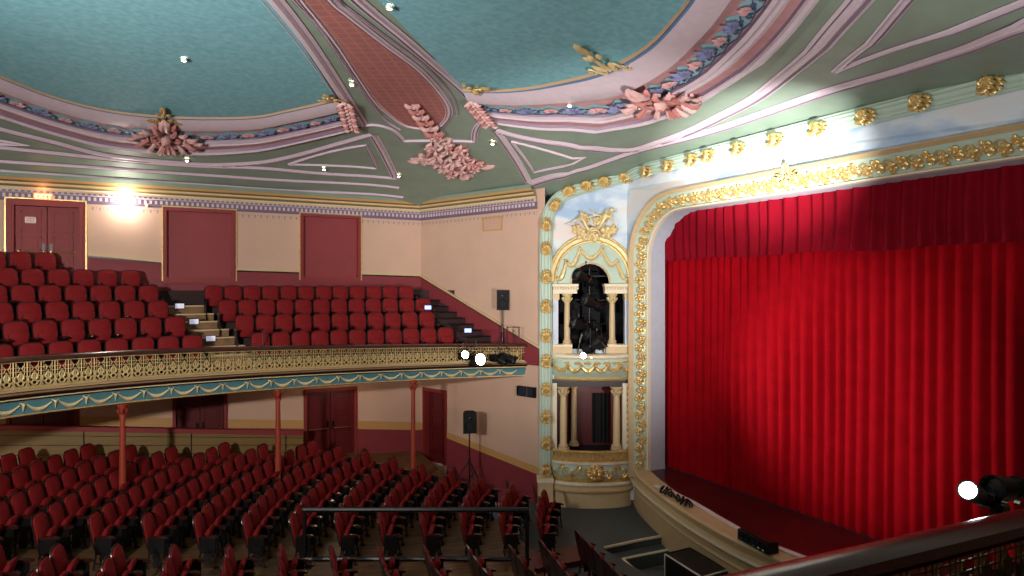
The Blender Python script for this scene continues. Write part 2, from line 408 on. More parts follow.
m.grid([[(lambda q: V((q.x, q.y, H(q.x, q.y))) + HN(q.x, q.y) * .025)(a.lerp(b, t / 6)) for t in range(7)] for a, b in [(L_[int(k * (len(L_) - 1) / 30)], R_[int(k * (len(R_) - 1) / 30)]) for k in range(31)]], 'panel')
bc = [(lambda q: V((q.x, q.y, H(q.x, q.y))) + HN(q.x, q.y) * .025)(q) for q in bot]
m.add(bc, [tuple(range(len(bc)))], 'panel')
m.build('trim_7', kind='structure')
strip(PAN_L + [(414, 127), (428, 128), (441, 125), (449, 113)] + PAN_R[::-1][1:], .14, 4)
strip([(255, -42), (295, 0), (322, 30), (350, 72), (372, 104), (386, 120), (400, 129)], .06, 4)
strip([(310, -36), (339, 0), (353, 11), (391, 40), (429, 69), (452, 96), (457, 114)], .06, 4)

# ------------------------------------------------------------------ plaster cartouches on the ceiling
def cartouche(name, label, cat, c, up, size, mats, kind, group=None, n=None, sy=1.0):
    """an acanthus cluster; c on the surface, up along the surface"""
    c = V(c); lift = n is None; n = n or HN(c.x, c.y); c = c + n * (.11 if lift else 0); up = (up - n * up.dot(n)).normalized(); w = up.cross(n).normalized()
    a, b = mats; t = thing(name, label, cat, c, 0, group); m = MB(); q = MB()
    S = size
    if kind == 'finial':
        for s in (-1, 1):
            m.spiral(c + w * s * S * .22 + up * S * .06, w * s, up, n, S * .17, 1.2, a, S * .035, 0, 14, s)
            m.spiral(c + w * s * S * .5 + up * S * .03, w * s, up, n, S * .12, 1.2, a, S * .028, 0, 12, -s)
            m.leaf(c + w * s * S * .1, up + w * s * .8, n, S * .36, S * .06, a)
            m.leaf(c + w * s * S * .08 + up * S * .4, up * .6 + w * s, n, S * .24, S * .05, a)
        m.tube([c, c + up * S * .3 + n * S * .05, c + up * S * .75], [S * .06, S * .05, S * .02], a)
        m.leaf(c + up * S * .55, up, n, S * .42, S * .08, a); m.ball(c + up * S * .5 + n * S * .06, S * .08, a)
    else:
        for s in (-1, 1):
            q.spiral(c + w * s * S * .3 - up * S * .05, w * s, up, n, S * .24, 1.4, b, S * .05, 0, 18, s)
            q.spiral(c + w * s * S * .62 - up * S * .02, w * s, -up, n, S * .17, 1.3, a, S * .045, 0, 16, s)
            q.spiral(c + w * s * S * .22 - up * S * .36, w * s, up, n, S * .17, 1.3, b, S * .045, 2, 14, -s)
            q.spiral(c + w * s * S * .18 + up * S * .34, w * s, up, n, S * .15, 1.3, a, S * .04, 1, 14, s)
            for k, (x, y, dx, dy, L) in enumerate([(.1, .15, .5, 1, .45), (.3, .2, 1, .8, .4), (.5, .1, 1, .45, .45), (.45, -.1, 1, -.3, .5), (.3, -.3, 1, -.9, .38), (.1, -.35, .5, -1, .4), (.12, .45, .5, 1, .35), (.72, -.05, 1, .15, .34)]):
                m.leaf(c + w * s * x * S + up * y * S + n * S * .05, w * s * dx + up * dy, n, L * S * 1.15, S * .05, a if k % 3 else b, .9)
        m.leaf(c + up * S * .4 + n * S * .1, up, n, S * .65, S * .12, a, .6); m.leaf(c - up * S * .3 + n * S * .1, -up, n, S * .4, S * .12, b, .6)
        m.ball(c + n * S * .12, (S * .15, S * .15, S * .15), a); m.ball(c + n * S * .2, S * .08, b)
    for k_ in (m, q): k_.v = [tuple(V(p) + up * (V(p) - c).dot(up) * (sy - 1)) for p in k_.v]
    part('leafwork', m, t, 50)
    if q.v: part('scrollwork', q, t, 50)
    return t
up_in = lambda c: V((CEN[0] - c.x, CEN[1] - c.y, 0))
c = ceil_at(166, 133); cartouche('ceiling_cartouche', 'blush and coral acanthus cartouche on the moulded ring over the side wall', 'plaster ornament', c, up_in(c), .80, ('pinkorn', 'redorn'), 'full', sy=1.55)
c = ceil_at(164, 118); cartouche('gilded_finial', 'small gold finial above the pink cartouche over the side wall', 'plaster ornament', c, up_in(c), .58, ('gold', 'gold'), 'finial', sy=1.7)
c = ceil_at(660, 95); cartouche('ceiling_cartouche', 'large coral and blush acanthus cartouche on the ring above the stage curtain', 'plaster ornament', c, V((-1, -.43, 0)), .80, ('pinkorn', 'redorn'), 'full', sy=1.7)
c = ceil_at(611, 64); cartouche('gilded_finial', 'pale gold leafy finial projecting into the darker blue sky panel', 'plaster ornament', c, V((-1, -.43, 0)), .62, ('palegold', 'palegold'), 'finial', sy=2.0)
# corner clusters where ring meets rib
for k, (p0, p1, lab) in enumerate([((345, 98), (352, 124), 'rose acanthus drop at the end of the side wall ring beside the rib'), ((472, 97), (490, 119), 'rose acanthus drop at the end of the stage side ring beside the rib')]):
    a, b = ceil_at(*p0), ceil_at(*p1); d = (b - a).normalized(); L = (b - a).length
    t = thing('acanthus_drop', lab, 'plaster ornament', a.lerp(b, .5)); m = MB()
    for i in range(9):
        f = i / 8; p = a.lerp(b, f); n = HN(p.x, p.y); w = d.cross(n)
        for s in (-1, 1): m.leaf(p + n * .09, d * .6 + w * s, n, .28, .04, 'redorn' if i % 2 else 'pinkorn', .9)
        m.ball(p + n * .12, .06, 'pinkorn')
    part('leafwork', m, t, 50)
# gold tracery in the corner of the sky lobe
for p, dr, lab in (((332, 96), V((-.5, -.8, 0)), 'dark gold scroll tucked in the corner of the blue panel over the side wall'), ((470, 84), V((.6, -.9, 0)), 'dull gold scroll in the corner of the blue panel nearer the stage')):
    c = ceil_at(*p); cartouche('corner_scroll', lab, 'plaster ornament', c, dr, .5, ('gold', 'gold'), 'finial')
# the big pendant cluster at the foot of the rib
c0 = ceil_at(452, 150); up = (ceil_at(425, 110) - c0).normalized(); t = thing('acanthus_spray', 'large dusty pink acanthus spray hanging below the diagonal rib in the corner', 'plaster ornament', c0)
m = MB(); q = MB()
def at2(px, py, h=.05):
    p = ceil_at(px, py); return p + HN(p.x, p.y) * h, HN(p.x, p.y)
for i, (x, y, r) in enumerate([(437, 152, .28), (455, 158, .30), (470, 160, .22), (446, 140, .24), (460, 146, .24), (432, 142, .2), (476, 166, .16), (445, 166, .18), (461, 168, .2), (428, 158, .16), (438, 132, .18), (449, 146, .18), (464, 153, .2), (440, 160, .2), (452, 172, .16), (466, 174, .14), (480, 161, .14), (422, 155, .12)]):
    p, n = at2(x, y); u = (ceil_at(x + 4, y) - p).normalized(); w = u.cross(n)
    r *= 1.15; q.spiral(p, u, w, n, r, 1.5, 'pinkorn' if i % 2 else 'redorn', .055, i, 16, 1 if i % 2 else -1)
    for a in range(5):
        g = a * 1.256 + i; m.leaf(p + n * .03, u * math.cos(g) + w * math.sin(g), n, r * 1.2, r * .13, 'pinkorn', .9)
for (x, y, dx, dy, L) in [(428, 158, -1, .03, .75), (420, 160, -1, .1, .5), (474, 165, 1, .05, .6), (482, 166, 1, 0, .5), (455, 170, .2, 1, .3), (470, 172, .6, 1, .3)]:
    p, n = at2(x, y); u = (ceil_at(x + dx * 6, y + dy * 6) - p).normalized(); m.leaf(p, u, n, L, .06, 'pinkorn', .3)
for i in range(6):   # rising leafy stem over the red panel
    x, y = lerp(436, 414, i / 5), lerp(132, 104, i / 5)
    p, n = at2(x, y, .07); u = (ceil_at(x - 4, y - 5) - p).normalized(); w = u.cross(n)
    for s in (-1, 1): m.leaf(p, u + w * s * .9, n, .42 - .03 * i, .055, 'pinkorn' if i % 2 else 'redorn', .8)
    m.ball(p, .07, 'pinkorn')
part('leafwork', m, t, 50); part('scrollwork', q, t, 50)

# recessed downlights in the ceiling
for k, (x, y, lab) in enumerate([(184, 56, 'tiny white downlight in the middle of the pale blue sky panel'), (187, 158, 'tiny downlight in the green cove below the pink cartouche'), (352, 81, 'tiny downlight in the green strip left of the red rib panel'), (390, 3, 'tiny downlight at the upper edge of the darker blue panel'), (324, 167, 'tiny downlight inside the green triangle over the side wall'), (399, 174, 'tiny downlight at the lower tip of the green triangle by the corner'), (493, 141, 'tiny downlight in the green corner beside the pink spray'), (570, 102, 'tiny downlight among the leaf frieze of the stage side ring')]):
    c = ceil_at(x, y); n = HN(c.x, c.y); t = thing('downlight', lab, 'downlight', c, 0, 'ceiling downlights')
    m = MB(); m.lathe([(.028, 0), (.055, 0), (.06, .02), (.05, .045), (.035, .045)], c + n * .05, 'ivory', 12, n); part('trim_ring', m, t)
    m = MB(); m.lathe([(.001, .04), (.034, .04)], c + n * .05, 'frost', 12, n); part('lens', m, t)

# ------------------------------------------------------------------ walls
def wx(px): return at_y(px, 288, FARY).x
def wz(px, py): return at_y(px, py, FARY).z
def wall_open(name, P, u0, u1, z0, z1, opens, depth, m, mback, nrm):
    """P(u,z,d): d into the wall. Rectangular openings with reveals and a back."""
    us = sorted({u0, u1, *[o[0] for o in opens], *[o[1] for o in opens]}); zs = sorted({z0, z1, *[o[2] for o in opens], *[o[3] for o in opens]})
    b = MB()
    for a, c in zip(us, us[1:]):
        for d, e in zip(zs, zs[1:]):
            mu, mz = (a + c) / 2, (d + e) / 2
            if any(o[0] < mu < o[1] and o[2] < mz < o[3] for o in opens): continue
            b.quad(P(a, d, 0), P(c, d, 0), P(c, e, 0), P(a, e, 0), m)
    for o in opens:
        a, c, d, e = o[:4]; D = o[4] if len(o) > 4 else depth
        b.quad(P(a, d, 0), P(a, e, 0), P(a, e, D), P(a, d, D), mback); b.quad(P(c, d, 0), P(c, e, 0), P(c, e, D), P(c, d, D), mback)
        b.quad(P(a, e, 0), P(c, e, 0), P(c, e, D), P(a, e, D), mback); b.quad(P(a, d, 0), P(c, d, 0), P(c, d, D), P(a, d, D), mback)
        b.quad(P(a, d, D), P(c, d, D), P(c, e, D), P(a, e, D), mback)
    b.build(name, kind='structure')
FP = lambda u, z, d: V((u, FARY + d, z))
SPU = V((.345, -.939, 0)).normalized()
SP = lambda u, z, d: SPP + SPU * u + V((0, 0, z)) + SPN * d
def spu(px): p = at_sp(px, 288); return (p - SPP).dot(SPU)
up_door = (wx(14), wx(78.5), 6.05, wz(40, 206))
win1 = (wx(167), wx(232), wz(200, 277.5), wz(200, 212)); win2 = (wx(303.5), wx(357.5), wz(330, 277), wz(330, 217.5))
lo1 = (wx(10), wx(75), 1.0, 3.5); lo2 = (wx(176), wx(224), .8, 3.5); lo3 = (wx(307), wx(354), .75, wz(330, 391))
wall_open('wall_side', FP, -11.2, 7.83, -.3, 8.95, [up_door, win1, win2, lo1, lo2, lo3], .16, 'wallp', 'maroon', None)
sdo = (spu(425.5), spu(445), .42, at_sp(436, 392).z)
wall_open('wall_corner', SP, 0, 5.3, -.4, 8.95, [sdo], .2, 'wallp', 'maroon', None)
m = MB()
m.quad((-11.2, -1.9, -.3), (-11.2, 21.1, -.3), (-11.2, 21.1, 9), (-11.2, -1.9, 9), 'wallp'); m.build('wall_rear', kind='structure')
m = MB(); m.quad((-11.2, -1.9, -.3), (8.5, -1.9, -.3), (8.5, -1.9, 9), (-11.2, -1.9, 9), 'wallp'); m.quad((8.5, -1.9, -.3), (11.6, 3.0, -.3), (11.6, 3.0, 9.6), (8.5, -1.9, 9.6), 'wallp'); m.build('wall_near', kind='structure')

# painted dados, chair rails and ochre bands (lines fall with the floors)
def band(no, P, pts, openings, m_, d=-.015, name='trim'):
    """pts: (u, zlow, zhigh)"""
    b = MB(); us = sorted({p[0] for p in pts} | {o for q in openings for o in q})
    us = [u for u in us if pts[0][0] <= u <= pts[-1][0]]
    lo = [(p[0], p[1]) for p in pts]; hi = [(p[0], p[2]) for p in pts]
    for a, c in zip(us, us[1:]):
        if any(o[0] - 1e-4 < (a + c) / 2 < o[1] for o in openings): continue
        q = [P(a, interp(lo, a), d), P(c, interp(lo, c), d), P(c, interp(hi, c), d), P(a, interp(hi, a), d)]
        b.add(q + [P(a, interp(lo, a), 0), P(c, interp(lo, c), 0), P(c, interp(hi, c), 0), P(a, interp(hi, a), 0)], [(0, 1, 2, 3), (3, 2, 6, 7), (0, 1, 5, 4), (0, 3, 7, 4), (1, 2, 6, 5)], m_)
    b.build('trim_%d' % no, kind='structure')
UD = [(-11.2, 7.2), (wx(88), 7.02), (wx(161), 6.86), (wx(163), 6.7), (wx(236), 6.67), (7.83, 6.54)]
for no_, o_ in ((28, win1), (29, win2)): band(no_, FP, [(o_[0] - .03, 3.9, o_[2] - .09), (o_[1] + .03, 3.9, o_[2] - .09)], [], 'dado')
f1 = [(wx(3), wx(88))]; f2 = [(win1[0] - .12, win1[1] + .12), (win2[0] - .1, win2[1] + .1)]
band(30, FP, [(u, 3.9, z - .05) for u, z in UD], [(wx(3), wx(88))] + [(o[0] - .02, o[1] + .02) for o in (win1, win2)], 'dado')
band(31, FP, [(u, z - .05, z + .02) for u, z in UD], f1 + f2, 'cream', -.05)
band(32, FP, [(u, z - .09, z - .05) for u, z in UD], f1 + f2, 'darkwood', -.03)
US = [(0, 6.54), (spu(520), at_sp(520, 335).z), (5.25, at_sp(520, 335).z - .35)]
band(33, SP, [(u, 3.9, z - .05) for u, z in US], [], 'dado')
band(34, SP, [(u, z - .05, z + .02) for u, z in US], [], 'cream', -.05)
band(35, SP, [(u, z - .09, z - .05) for u, z in US], [], 'darkwood', -.03)
LD = [(-11.2, 3.2), (wx(0), wz(0, 427)), (wx(100), wz(100, 426)), (wx(240), wz(240, 428)), (wx(361), wz(361, 429)), (7.83, wz(421, 430))]
of = [(o[0] - .1, o[1] + .1) for o in (lo1, lo2, lo3)]
band(36, FP, [(u, z, z + .26) for u, z in LD], of, 'ochre')
band(37, FP, [(u, -.3, z) for u, z in LD], of, 'dado', -.02)
LS = [(0, at_sp(421, 429).z), (spu(447), at_sp(447, 438).z), (5.25, at_sp(541, 476).z)]
band(38, SP, [(u, z - .02, z + .2) for u, z in LS], [(sdo[0] - .08, sdo[1] + .08)], 'ochre')
band(39, SP, [(u, -.3, z) for u, z in LS], [(sdo[0] - .08, sdo[1] + .08)], 'dado', -.02)

# cornice around the walls
prof = [(0, 8.20, 'purple'), (.02, 8.20, 'lilacd'), (.03, 8.34, 'lilacd'), (.03, 8.36, 'purple'), (.05, 8.37, 'purple'), (.05, 8.54, 'lilac'), (.09, 8.56, 'lilac'), (.10, 8.60, 'cream'), (.10, 8.66, 'ivory'), (.13, 8.69, 'olive'), (.16, 8.735, 'ochre'), (.19, 8.75, 'cream'), (.20, 8.80, 'olive'), (.26, 8.84, 'ochre'), (.30, 8.90, 'green'), (.36, 9.0, 'green')]
path = [V((-11.2, FARY, 0)), SPP.copy(), SPP + SPU * 5.05]
nn = [V((0, -1, 0)), (V((0, -1, 0)) - SPN).normalized() / math.cos(math.radians(35)), -SPN]
k = 1 / math.cos(.5 * math.acos(V((0, 1, 0)).dot(SPN)))
nn[1] = (V((0, -1, 0)) - SPN).normalized() * k
m = MB()
for (o0, z0, c0), (o1, z1, _) in zip(prof[2:], prof[3:]):
    m.grid([[p + n * o0 + V((0, 0, z0)) for p, n in zip(path, nn)], [p + n * o1 + V((0, 0, z1)) for p, n in zip(path, nn)]], c0)
# dentils and guilloche beads
for (A, B, n, ry) in ((V((-4.6, FARY, 0)), SPP, V((0, -1, 0)), 0), (SPP, SPP + SPU * 5.0, -SPN, math.atan2(SPU.y, SPU.x))):
    L = (B - A).length; d = (B - A).normalized(); N = int(L / .13); R = Matrix.Rotation(ry, 3, 'Z')
    for i in range(N):
        p = A + d * (i + .5) * L / N
        m.box(p + n * .06 + V((0, 0, 8.47)), (.06, .04, .09), 'lilac', R)
        m.box(p + n * .11 + V((0, 0, 8.585)), (.075, .03, .04), 'lilacd', R)
m.build('trim_50', kind='structure')
# stencilled drop border under the cornice
m = MB()
for (A, B, n) in ((V((-4.6, FARY - .004, 0)), SPP + V((0, -.004, 0)), V((0, -1, 0))), (SPP - SPN * .004, SPP + SPU * 5.0 - SPN * .004, -SPN)):
    L = (B - A).length; d = (B - A).normalized(); N = int(L / .17)
    for i in range(N):
        p = A + d * (i + .5) * L / N
        ux = p.x
        if n.y == -1 and (wx(3) < ux < wx(89) or win1[0] - .12 < ux < win1[1] + .12 or win2[0] - .12 < ux < win2[1] + .12): continue
        z = V((0, 0, 8.22)); h = .045
        m.add([p + z - d * .03 + V((0, 0, h)), p + z + d * .03 + V((0, 0, h)), p + z + d * .012 - V((0, 0, h)), p + z - d * .012 - V((0, 0, h))], [(0, 1, 2, 3)], 'stencil')
        m.add([p + d * (L / N / 2) + z - d * .012 + V((0, 0, h)), p + d * (L / N / 2) + z + d * .012 + V((0, 0, h)), p + d * (L / N / 2) + z], [(0, 1, 2)], 'stencil')
m.build('trim_51', kind='structure', fix=False)

# frames round openings
def frame_mb(P, a, c, d, e, w, t, m_, gold=None, sill=False, bot=True):
    b = MB()
    def bar(u0, u1, z0, z1, pr, mm):
        vs = [P(u, z, q) for q in (-pr, 0) for u, z in ((u0, z0), (u1, z0), (u1, z1), (u0, z1))]
        b.add(vs, [(0, 1, 2, 3), (0, 1, 5, 4), (1, 2, 6, 5), (2, 3, 7, 6), (3, 0, 4, 7)], mm)
    bar(a - w, a, d - (w if bot else 0), e + w, t, m_); bar(c, c + w, d - (w if bot else 0), e + w, t, m_); bar(a, c, e, e + w, t, m_)
    bar(a - w * .6, a - w * .25, d, e + w * .6, t * 1.5, m_); bar(c + w * .25, c + w * .6, d, e + w * .6, t * 1.5, m_)
    if bot: bar(a, c, d - w, d, t, m_)
    if gold:
        g = .03
        bar(a - w - g, a - w, d - (w if bot else 0), e + w + g, t * 1.3, gold); bar(c + w, c + w + g, d - (w if bot else 0), e + w + g, t * 1.3, gold); bar(a - w, c + w, e + w, e + w + g, t * 1.3, gold)
    if sill: bar(a - w, c + w, d - w - .05, d - w, t * 1.4, 'maroon')
    return b
for k, w_ in ((1, win1), (2, win2)):
    b = MB(); a, c, d, e = w_
    b.quad(FP(a, d, .1), FP(c, d, .1), FP(c, e, .1), FP(a, e, .1), 'maroon2'); b.box(((a + c) / 2, FARY + .1, (d + e) / 2 + .25), (c - a, .012, .012), 'maroon')
    o = b.build('window_%d' % k, kind='structure'); o['label'] = ''
    del o['label']
    frame_mb(FP, a, c, d, e, .1, .04, 'maroon', 'gold', True).build('window_frame', o)
def door(no, P, op, leaves, m_, dep, fw=.1, gold=None, rows=((.12, .42), (.47, .64), (.69, .94)), bars=True, kick=False):
    a, c, d, e = op[:4]; b = MB(); o = frame_mb(P, a, c, d, e, fw, .05, 'maroon', gold, bot=False).build('door_%d' % no, kind='structure')
    W = (c - a) / leaves
    for i in range(leaves):
        b = MB(); u0 = a + W * i + .012; u1 = a + W * (i + 1) - .012
        def slab(x0, x1, z0, z1, q0, q1, mm):
            vs = [P(u, z, q) for q in (q0, q1) for u, z in ((x0, z0), (x1, z0), (x1, z1), (x0, z1))]
            b.add(vs, [(0, 1, 2, 3), (0, 1, 5, 4), (1, 2, 6, 5), (2, 3, 7, 6), (3, 0, 4, 7)], mm)
        slab(u0, u1, d + .01, e - .01, dep - .045, dep, m_)
        hh = e - d
        for r0, r1 in rows:
            x0, x1, z0, z1 = u0 + W * .16, u1 - W * .16, d + hh * r0, d + hh * r1
            for q in ((x0, x1, z0, z0 + .03), (x0, x1, z1 - .03, z1), (x0, x0 + .03, z0, z1), (x1 - .03, x1, z0, z1)): slab(*q, dep - .065, dep - .045, m_)
            slab(x0 + .09, x1 - .09, z0 + .08, z1 - .08, dep - .058, dep - .045, m_)
        lf = b.build('door_leaf', o)
        if bars:
            b = MB(); z = d + hh * .455
            b.tube([P(u0 + .08, z, dep - .12), P(u1 - .08, z, dep - .12)], .018, 'brass'); 
            for u in (u0 + .08, u1 - .08): b.tube([P(u, z, dep - .045), P(u, z, dep - .12)], .02, 'brass')
            b.build('push_bar', lf)
            b = MB(); uu = u1 - .07 if i == 0 else u0 + .07
            slab2 = [P(u, zz, q) for q in (dep - .06, dep - .045) for u, zz in ((uu - .035, z - .05), (uu + .035, z - .05), (uu + .035, z + .22), (uu - .035, z + .22))]
            b.add(slab2, [(0, 1, 2, 3), (0, 1, 5, 4), (1, 2, 6, 5), (2, 3, 7, 6), (3, 0, 4, 7)], 'iron'); b.build('lock_plate', lf)
    return o
door(1, FP, up_door, 2, 'maroon', .14, .16, 'gold')
door(2, FP, lo1, 2, 'doordk', .14, .08); door(3, FP, lo2, 2, 'doordk', .14, .09); door(4, FP, lo3, 2, 'doordk', .14, .1)
door(5, SP, sdo, 1, 'doordk', .18, .1, bars=False)

# exit sign and door notice over the balcony doors
from mathutils import Euler
FONT = {'E': ["111", "100", "110", "100", "111"], 'X': ["101", "101", "010", "101", "101"], 'I': ["111", "010", "010", "010", "111"], 'T': ["111", "010", "010", "010", "010"]}
e0 = at_y(43, 196.5, FARY - .1); t = thing('exit_sign', 'small glowing orange exit sign above the balcony double doors', 'sign', e0)
m = MB(); m.box(e0 + V((0, .05, 0)), (.42, .1, .16), 'exitb'); part('sign_box', m, t)
for i, ch in enumerate('EXIT'):
    m = MB()
    for r, row in enumerate(FONT[ch]):
        for q, v in enumerate(row):
            if v == '1': m.box(e0 + V((-.135 + i * .092 + (q - 1) * .024, -.004, .046 - r * .023)), (.0242, .006, .0232), 'exitl')
    part('letter', m, t)
n0 = at_y(30.5, 220, FARY + .06); t = thing('door_notice', 'white notice with red print on the upper left door leaf', 'notice', n0)
m = MB(); m.box(n0, (.26, .008, .17), 'whitep'); part('board', m, t)
m = MB()
for zz in (.072, -.072): m.box(n0 + V((0, -.006, zz)), (.26, .004, .014), 'redp')
for xx in (.123, -.123): m.box(n0 + V((xx, -.006, 0)), (.014, .004, .17), 'redp')
for r, (x0, x1) in enumerate(((-.085, .085), (-.095, .095))):
    x = x0
    while x < x1:
        w = random.choice((.012, .018, .024)); m.box(n0 + V((x + w / 2, -.006, .026 - r * .05)), (w, .004, .028), 'redp'); x += w + .008
part('printing', m, t)
# bracket lamp on the cream wall
l0 = at_y(125, 203, FARY - .22); t = thing('wall_lamp', 'bright white wall lamp under the cornice beside the balcony doors', 'lamp', l0)
m = MB(); m.tube([l0 + V((0, .22, 0)), l0 + V((0, .02, 0))], .02, 'ivory'); m.box(l0 + V((0, .21, 0)), (.12, .02, .16), 'ivory'); part('bracket', m, t)
m = MB(); m.lathe([(.001, -.07), (.05, -.05), (.07, 0), (.05, .05), (.001, .07)], l0, 'frost', 12); part('bulb', m, t, True)
s0 = at_y(147, 205, FARY - .05); t = thing('security_camera', 'tiny white camera dome under the cornice left of the blind window', 'camera', s0)
m = MB(); m.box(s0 + V((0, .03, .03)), (.12, .06, .04), 'ivory'); part('mount', m, t); m = MB(); m.ball(s0 - V((0, 0, .02)), .05, 'ivory'); part('dome', m, t, True)
# vent grille on the corner wall
a = at_sp(484, 219); b_ = at_sp(502, 229); c = a.lerp(b_, .5); t = thing('wall_vent', 'pale square vent grille high on the corner wall', 'vent', c); u0, u1 = (a - SPP).dot(SPU), (b_ - SPP).dot(SPU)
m = MB(); 
for z in [b_.z + (a.z - b_.z) * i / 7 for i in range(8)]: m.add([SP(u0, z - .01, -.02), SP(u1, z - .01, -.02), SP(u1, z + .012, -.004), SP(u0, z + .012, -.004)], [(0, 1, 2, 3)], 'wallp')
part('louvre', m, t)
m = frame_mb(SP, u0, u1, b_.z, a.z, .03, .03, 'ochre'); part('vent_frame', m, t)
# dark twin panel under the balcony end
a = at_sp(520, 386); b_ = at_sp(536, 397); c = a.lerp(b_, .5); t = thing('wall_panel', 'small dark grey twin-section panel on the corner wall under the balcony end', 'panel', c); u0, u1 = (a - SPP).dot(SPU), (b_ - SPP).dot(SPU)
m = frame_mb(SP, u0, u1, b_.z, a.z, .02, .09, 'iron'); part('casing', m, t)
m = MB()
for x0, x1 in ((u0, (u0 + u1) / 2 - .02), ((u0 + u1) / 2 + .02, u1)): m.add([SP(x0, b_.z, -.07), SP(x1, b_.z, -.07), SP(x1, a.z, -.07), SP(x0, a.z, -.07)], [(0, 1, 2, 3)], 'glass')
part('glass_face', m, t)

# ------------------------------------------------------------------ floors
m = MB(); NX, NY = 56, 46
m.grid([[V((-11.3 + i * .34, -2 + j * .505, rake(-11.3 + i * .34, -2 + j * .505))) for i in range(NX + 1)] for j in range(NY + 1)], 'wood')
m.build('floor', smooth='all', kind='structure')
m = MB()   # grey carpet in front of the stage (level)
G = [at_z(536, 507, 0), at_z(632, 507, 0), at_z(668, 534, 0), at_z(606, 547, 0), at_z(575, 552, 0)]
gp = [V((x, y, 0)) for x, y in ((8.0, 14.6), (9.2, 16.6), (9.75, 16.6), (12.0, 15.6), (11.7, 12.72), (9.25, 12.82), (9.15, 7.5), (7.5, 7.5), (7.5, 12.9))]
n_ = len(gp); m.add([p + V((0, 0, .01)) for p in gp] + [p - V((0, 0, .5)) for p in gp], [tuple(range(n_))] + [(i, (i + 1) % n_, n_ + (i + 1) % n_, n_ + i) for i in range(n_)], 'grey')
m.build('floor_carpet', kind='structure')
# balcony floors come with the seats below

# partition behind the stalls
t = thing('stalls_partition', 'low olive boarded partition with a red top rail behind the left stalls seats', 'partition', (0, 20.2, 1.0))
px1 = at_y(303, 440, 20.25).x
zt = lambda x: interp([(-11, 3.05), (at_y(0, 424, 20.2).x, at_y(0, 425, 20.2).z), (px1, at_y(303, 431, 20.2).z)], x)
m = MB(); n = 26; X = [-9 + (px1 + 9) * i / n for i in range(n + 1)]
for y in (20.2, 20.28): m.grid([[V((x, y, rake(x, 20.2) - .2)) for x in X], [V((x, y, zt(x) - .1)) for x in X]], 'partw')
m.quad((px1, 20.2, 0), (px1, 20.28, 0), (px1, 20.28, zt(px1)), (px1, 20.2, zt(px1)), 'partw')
for i in range(0, n + 1, 5): m.box((X[i], 20.19, (zt(X[i]) + rake(X[i], 20.2)) / 2), (.025, .02, zt(X[i]) - rake(X[i], 20.2) - .1), 'darkwood')
for f in (.2, .4, .6, .8):
    m.grid([[V((x, 20.19, lerp(rake(x, 20.2), zt(x), f) + h)) for x in X] for h in (-.008, .008)], 'darkwood')
part('boarding', m, t)
m = MB()
rw = [[V((x, y, zt(x) + z)) for x in X] for y, z in ((20.14, -.12), (20.14, 0), (20.34, 0), (20.34, -.12), (20.14, -.12))]; m.grid(rw, 'maroon'); m.box((px1, 20.24, zt(px1) - .06), (.02, .2, .12), 'maroon'); part('top_rail', m, t)

# ------------------------------------------------------------------ stage surround
PX, PXI = 11.6, 12.0
Zr = lambda y, X, px: at_x(px, y, X).z
YR = 3.6
def frame_path(Yj, Zt, R, z0=.9, n=9):
    """up the far jamb, round the corner, across the top, down the near jamb; (Y, Z)"""
    P = [(Yj, lerp(z0, Zt - R, i / 14)) for i in range(15)]
    P += [(Yj - R + R * math.cos(a), Zt - R + R * math.sin(a)) for a in [PI / 2 * i / n for i in range(1, n + 1)]]
    yn = YR - (Yj - 14.4)
    P += [(lerp(Yj - R, yn + R, i / 26), Zt) for i in range(1, 27)]
    P += [(yn + R - R * math.sin(a), Zt - R + R * math.cos(a)) for a in [PI / 2 * i / n for i in range(1, n + 1)]]
    P += [(yn, lerp(Zt - R, z0, i / 12)) for i in range(1, 13)]
    return P
def fr(t, X):   # band position 0 outer .. 1 inner
    Yj = lerp(14.74, 14.40, t); Zt = lerp(8.55, 8.12, t); R = lerp(1.62, 1.28, t)
    return [V((X, y, z)) for y, z in frame_path(Yj, Zt, R)]
t_ = thing('stage_surround', 'gilded proscenium surround of gold scrollwork on mint green framing the red curtain', 'proscenium', (PX, 9.2, 1.0))
def strip_mb(A, B, mm, m): m.grid([A, B], mm)
m = MB()
FRM = [(-.10, PX + .02, 'cream'), (-.10, PX - .07, 'cream'), (-.03, PX - .09, 'cream'), (.03, PX - .03, 'cream'), (.10, PX + .05, 'mint')]
FRB = [(.10, PX + .05), (.86, PXI - .06)]
FRI = [(.86, PXI - .06, 'cream'), (.90, PXI - .12, 'ivory'), (.97, PXI - .10, 'ivory'), (1.0, PXI, 'ivory')]
for (a, xa, ca), (b, xb, _) in zip(FRM, FRM[1:]): m.grid([fr(a, xa), fr(b, xb)], ca)
part('outer_moulding', m, t_, 40)
m = MB(); m.grid([fr(.10, PX + .05), fr(.86, PXI - .06)], 'mint'); part('green_band', m, t_)
m = MB()
for (a, xa, ca), (b, xb, _) in zip(FRI, FRI[1:]): m.grid([fr(a, xa), fr(b, xb)], ca)
part('inner_moulding', m, t_, 40)
m = MB(); m.grid([fr(1.0, PXI), fr(1.0, 12.5)], 'white'); part('reveal', m, t_)
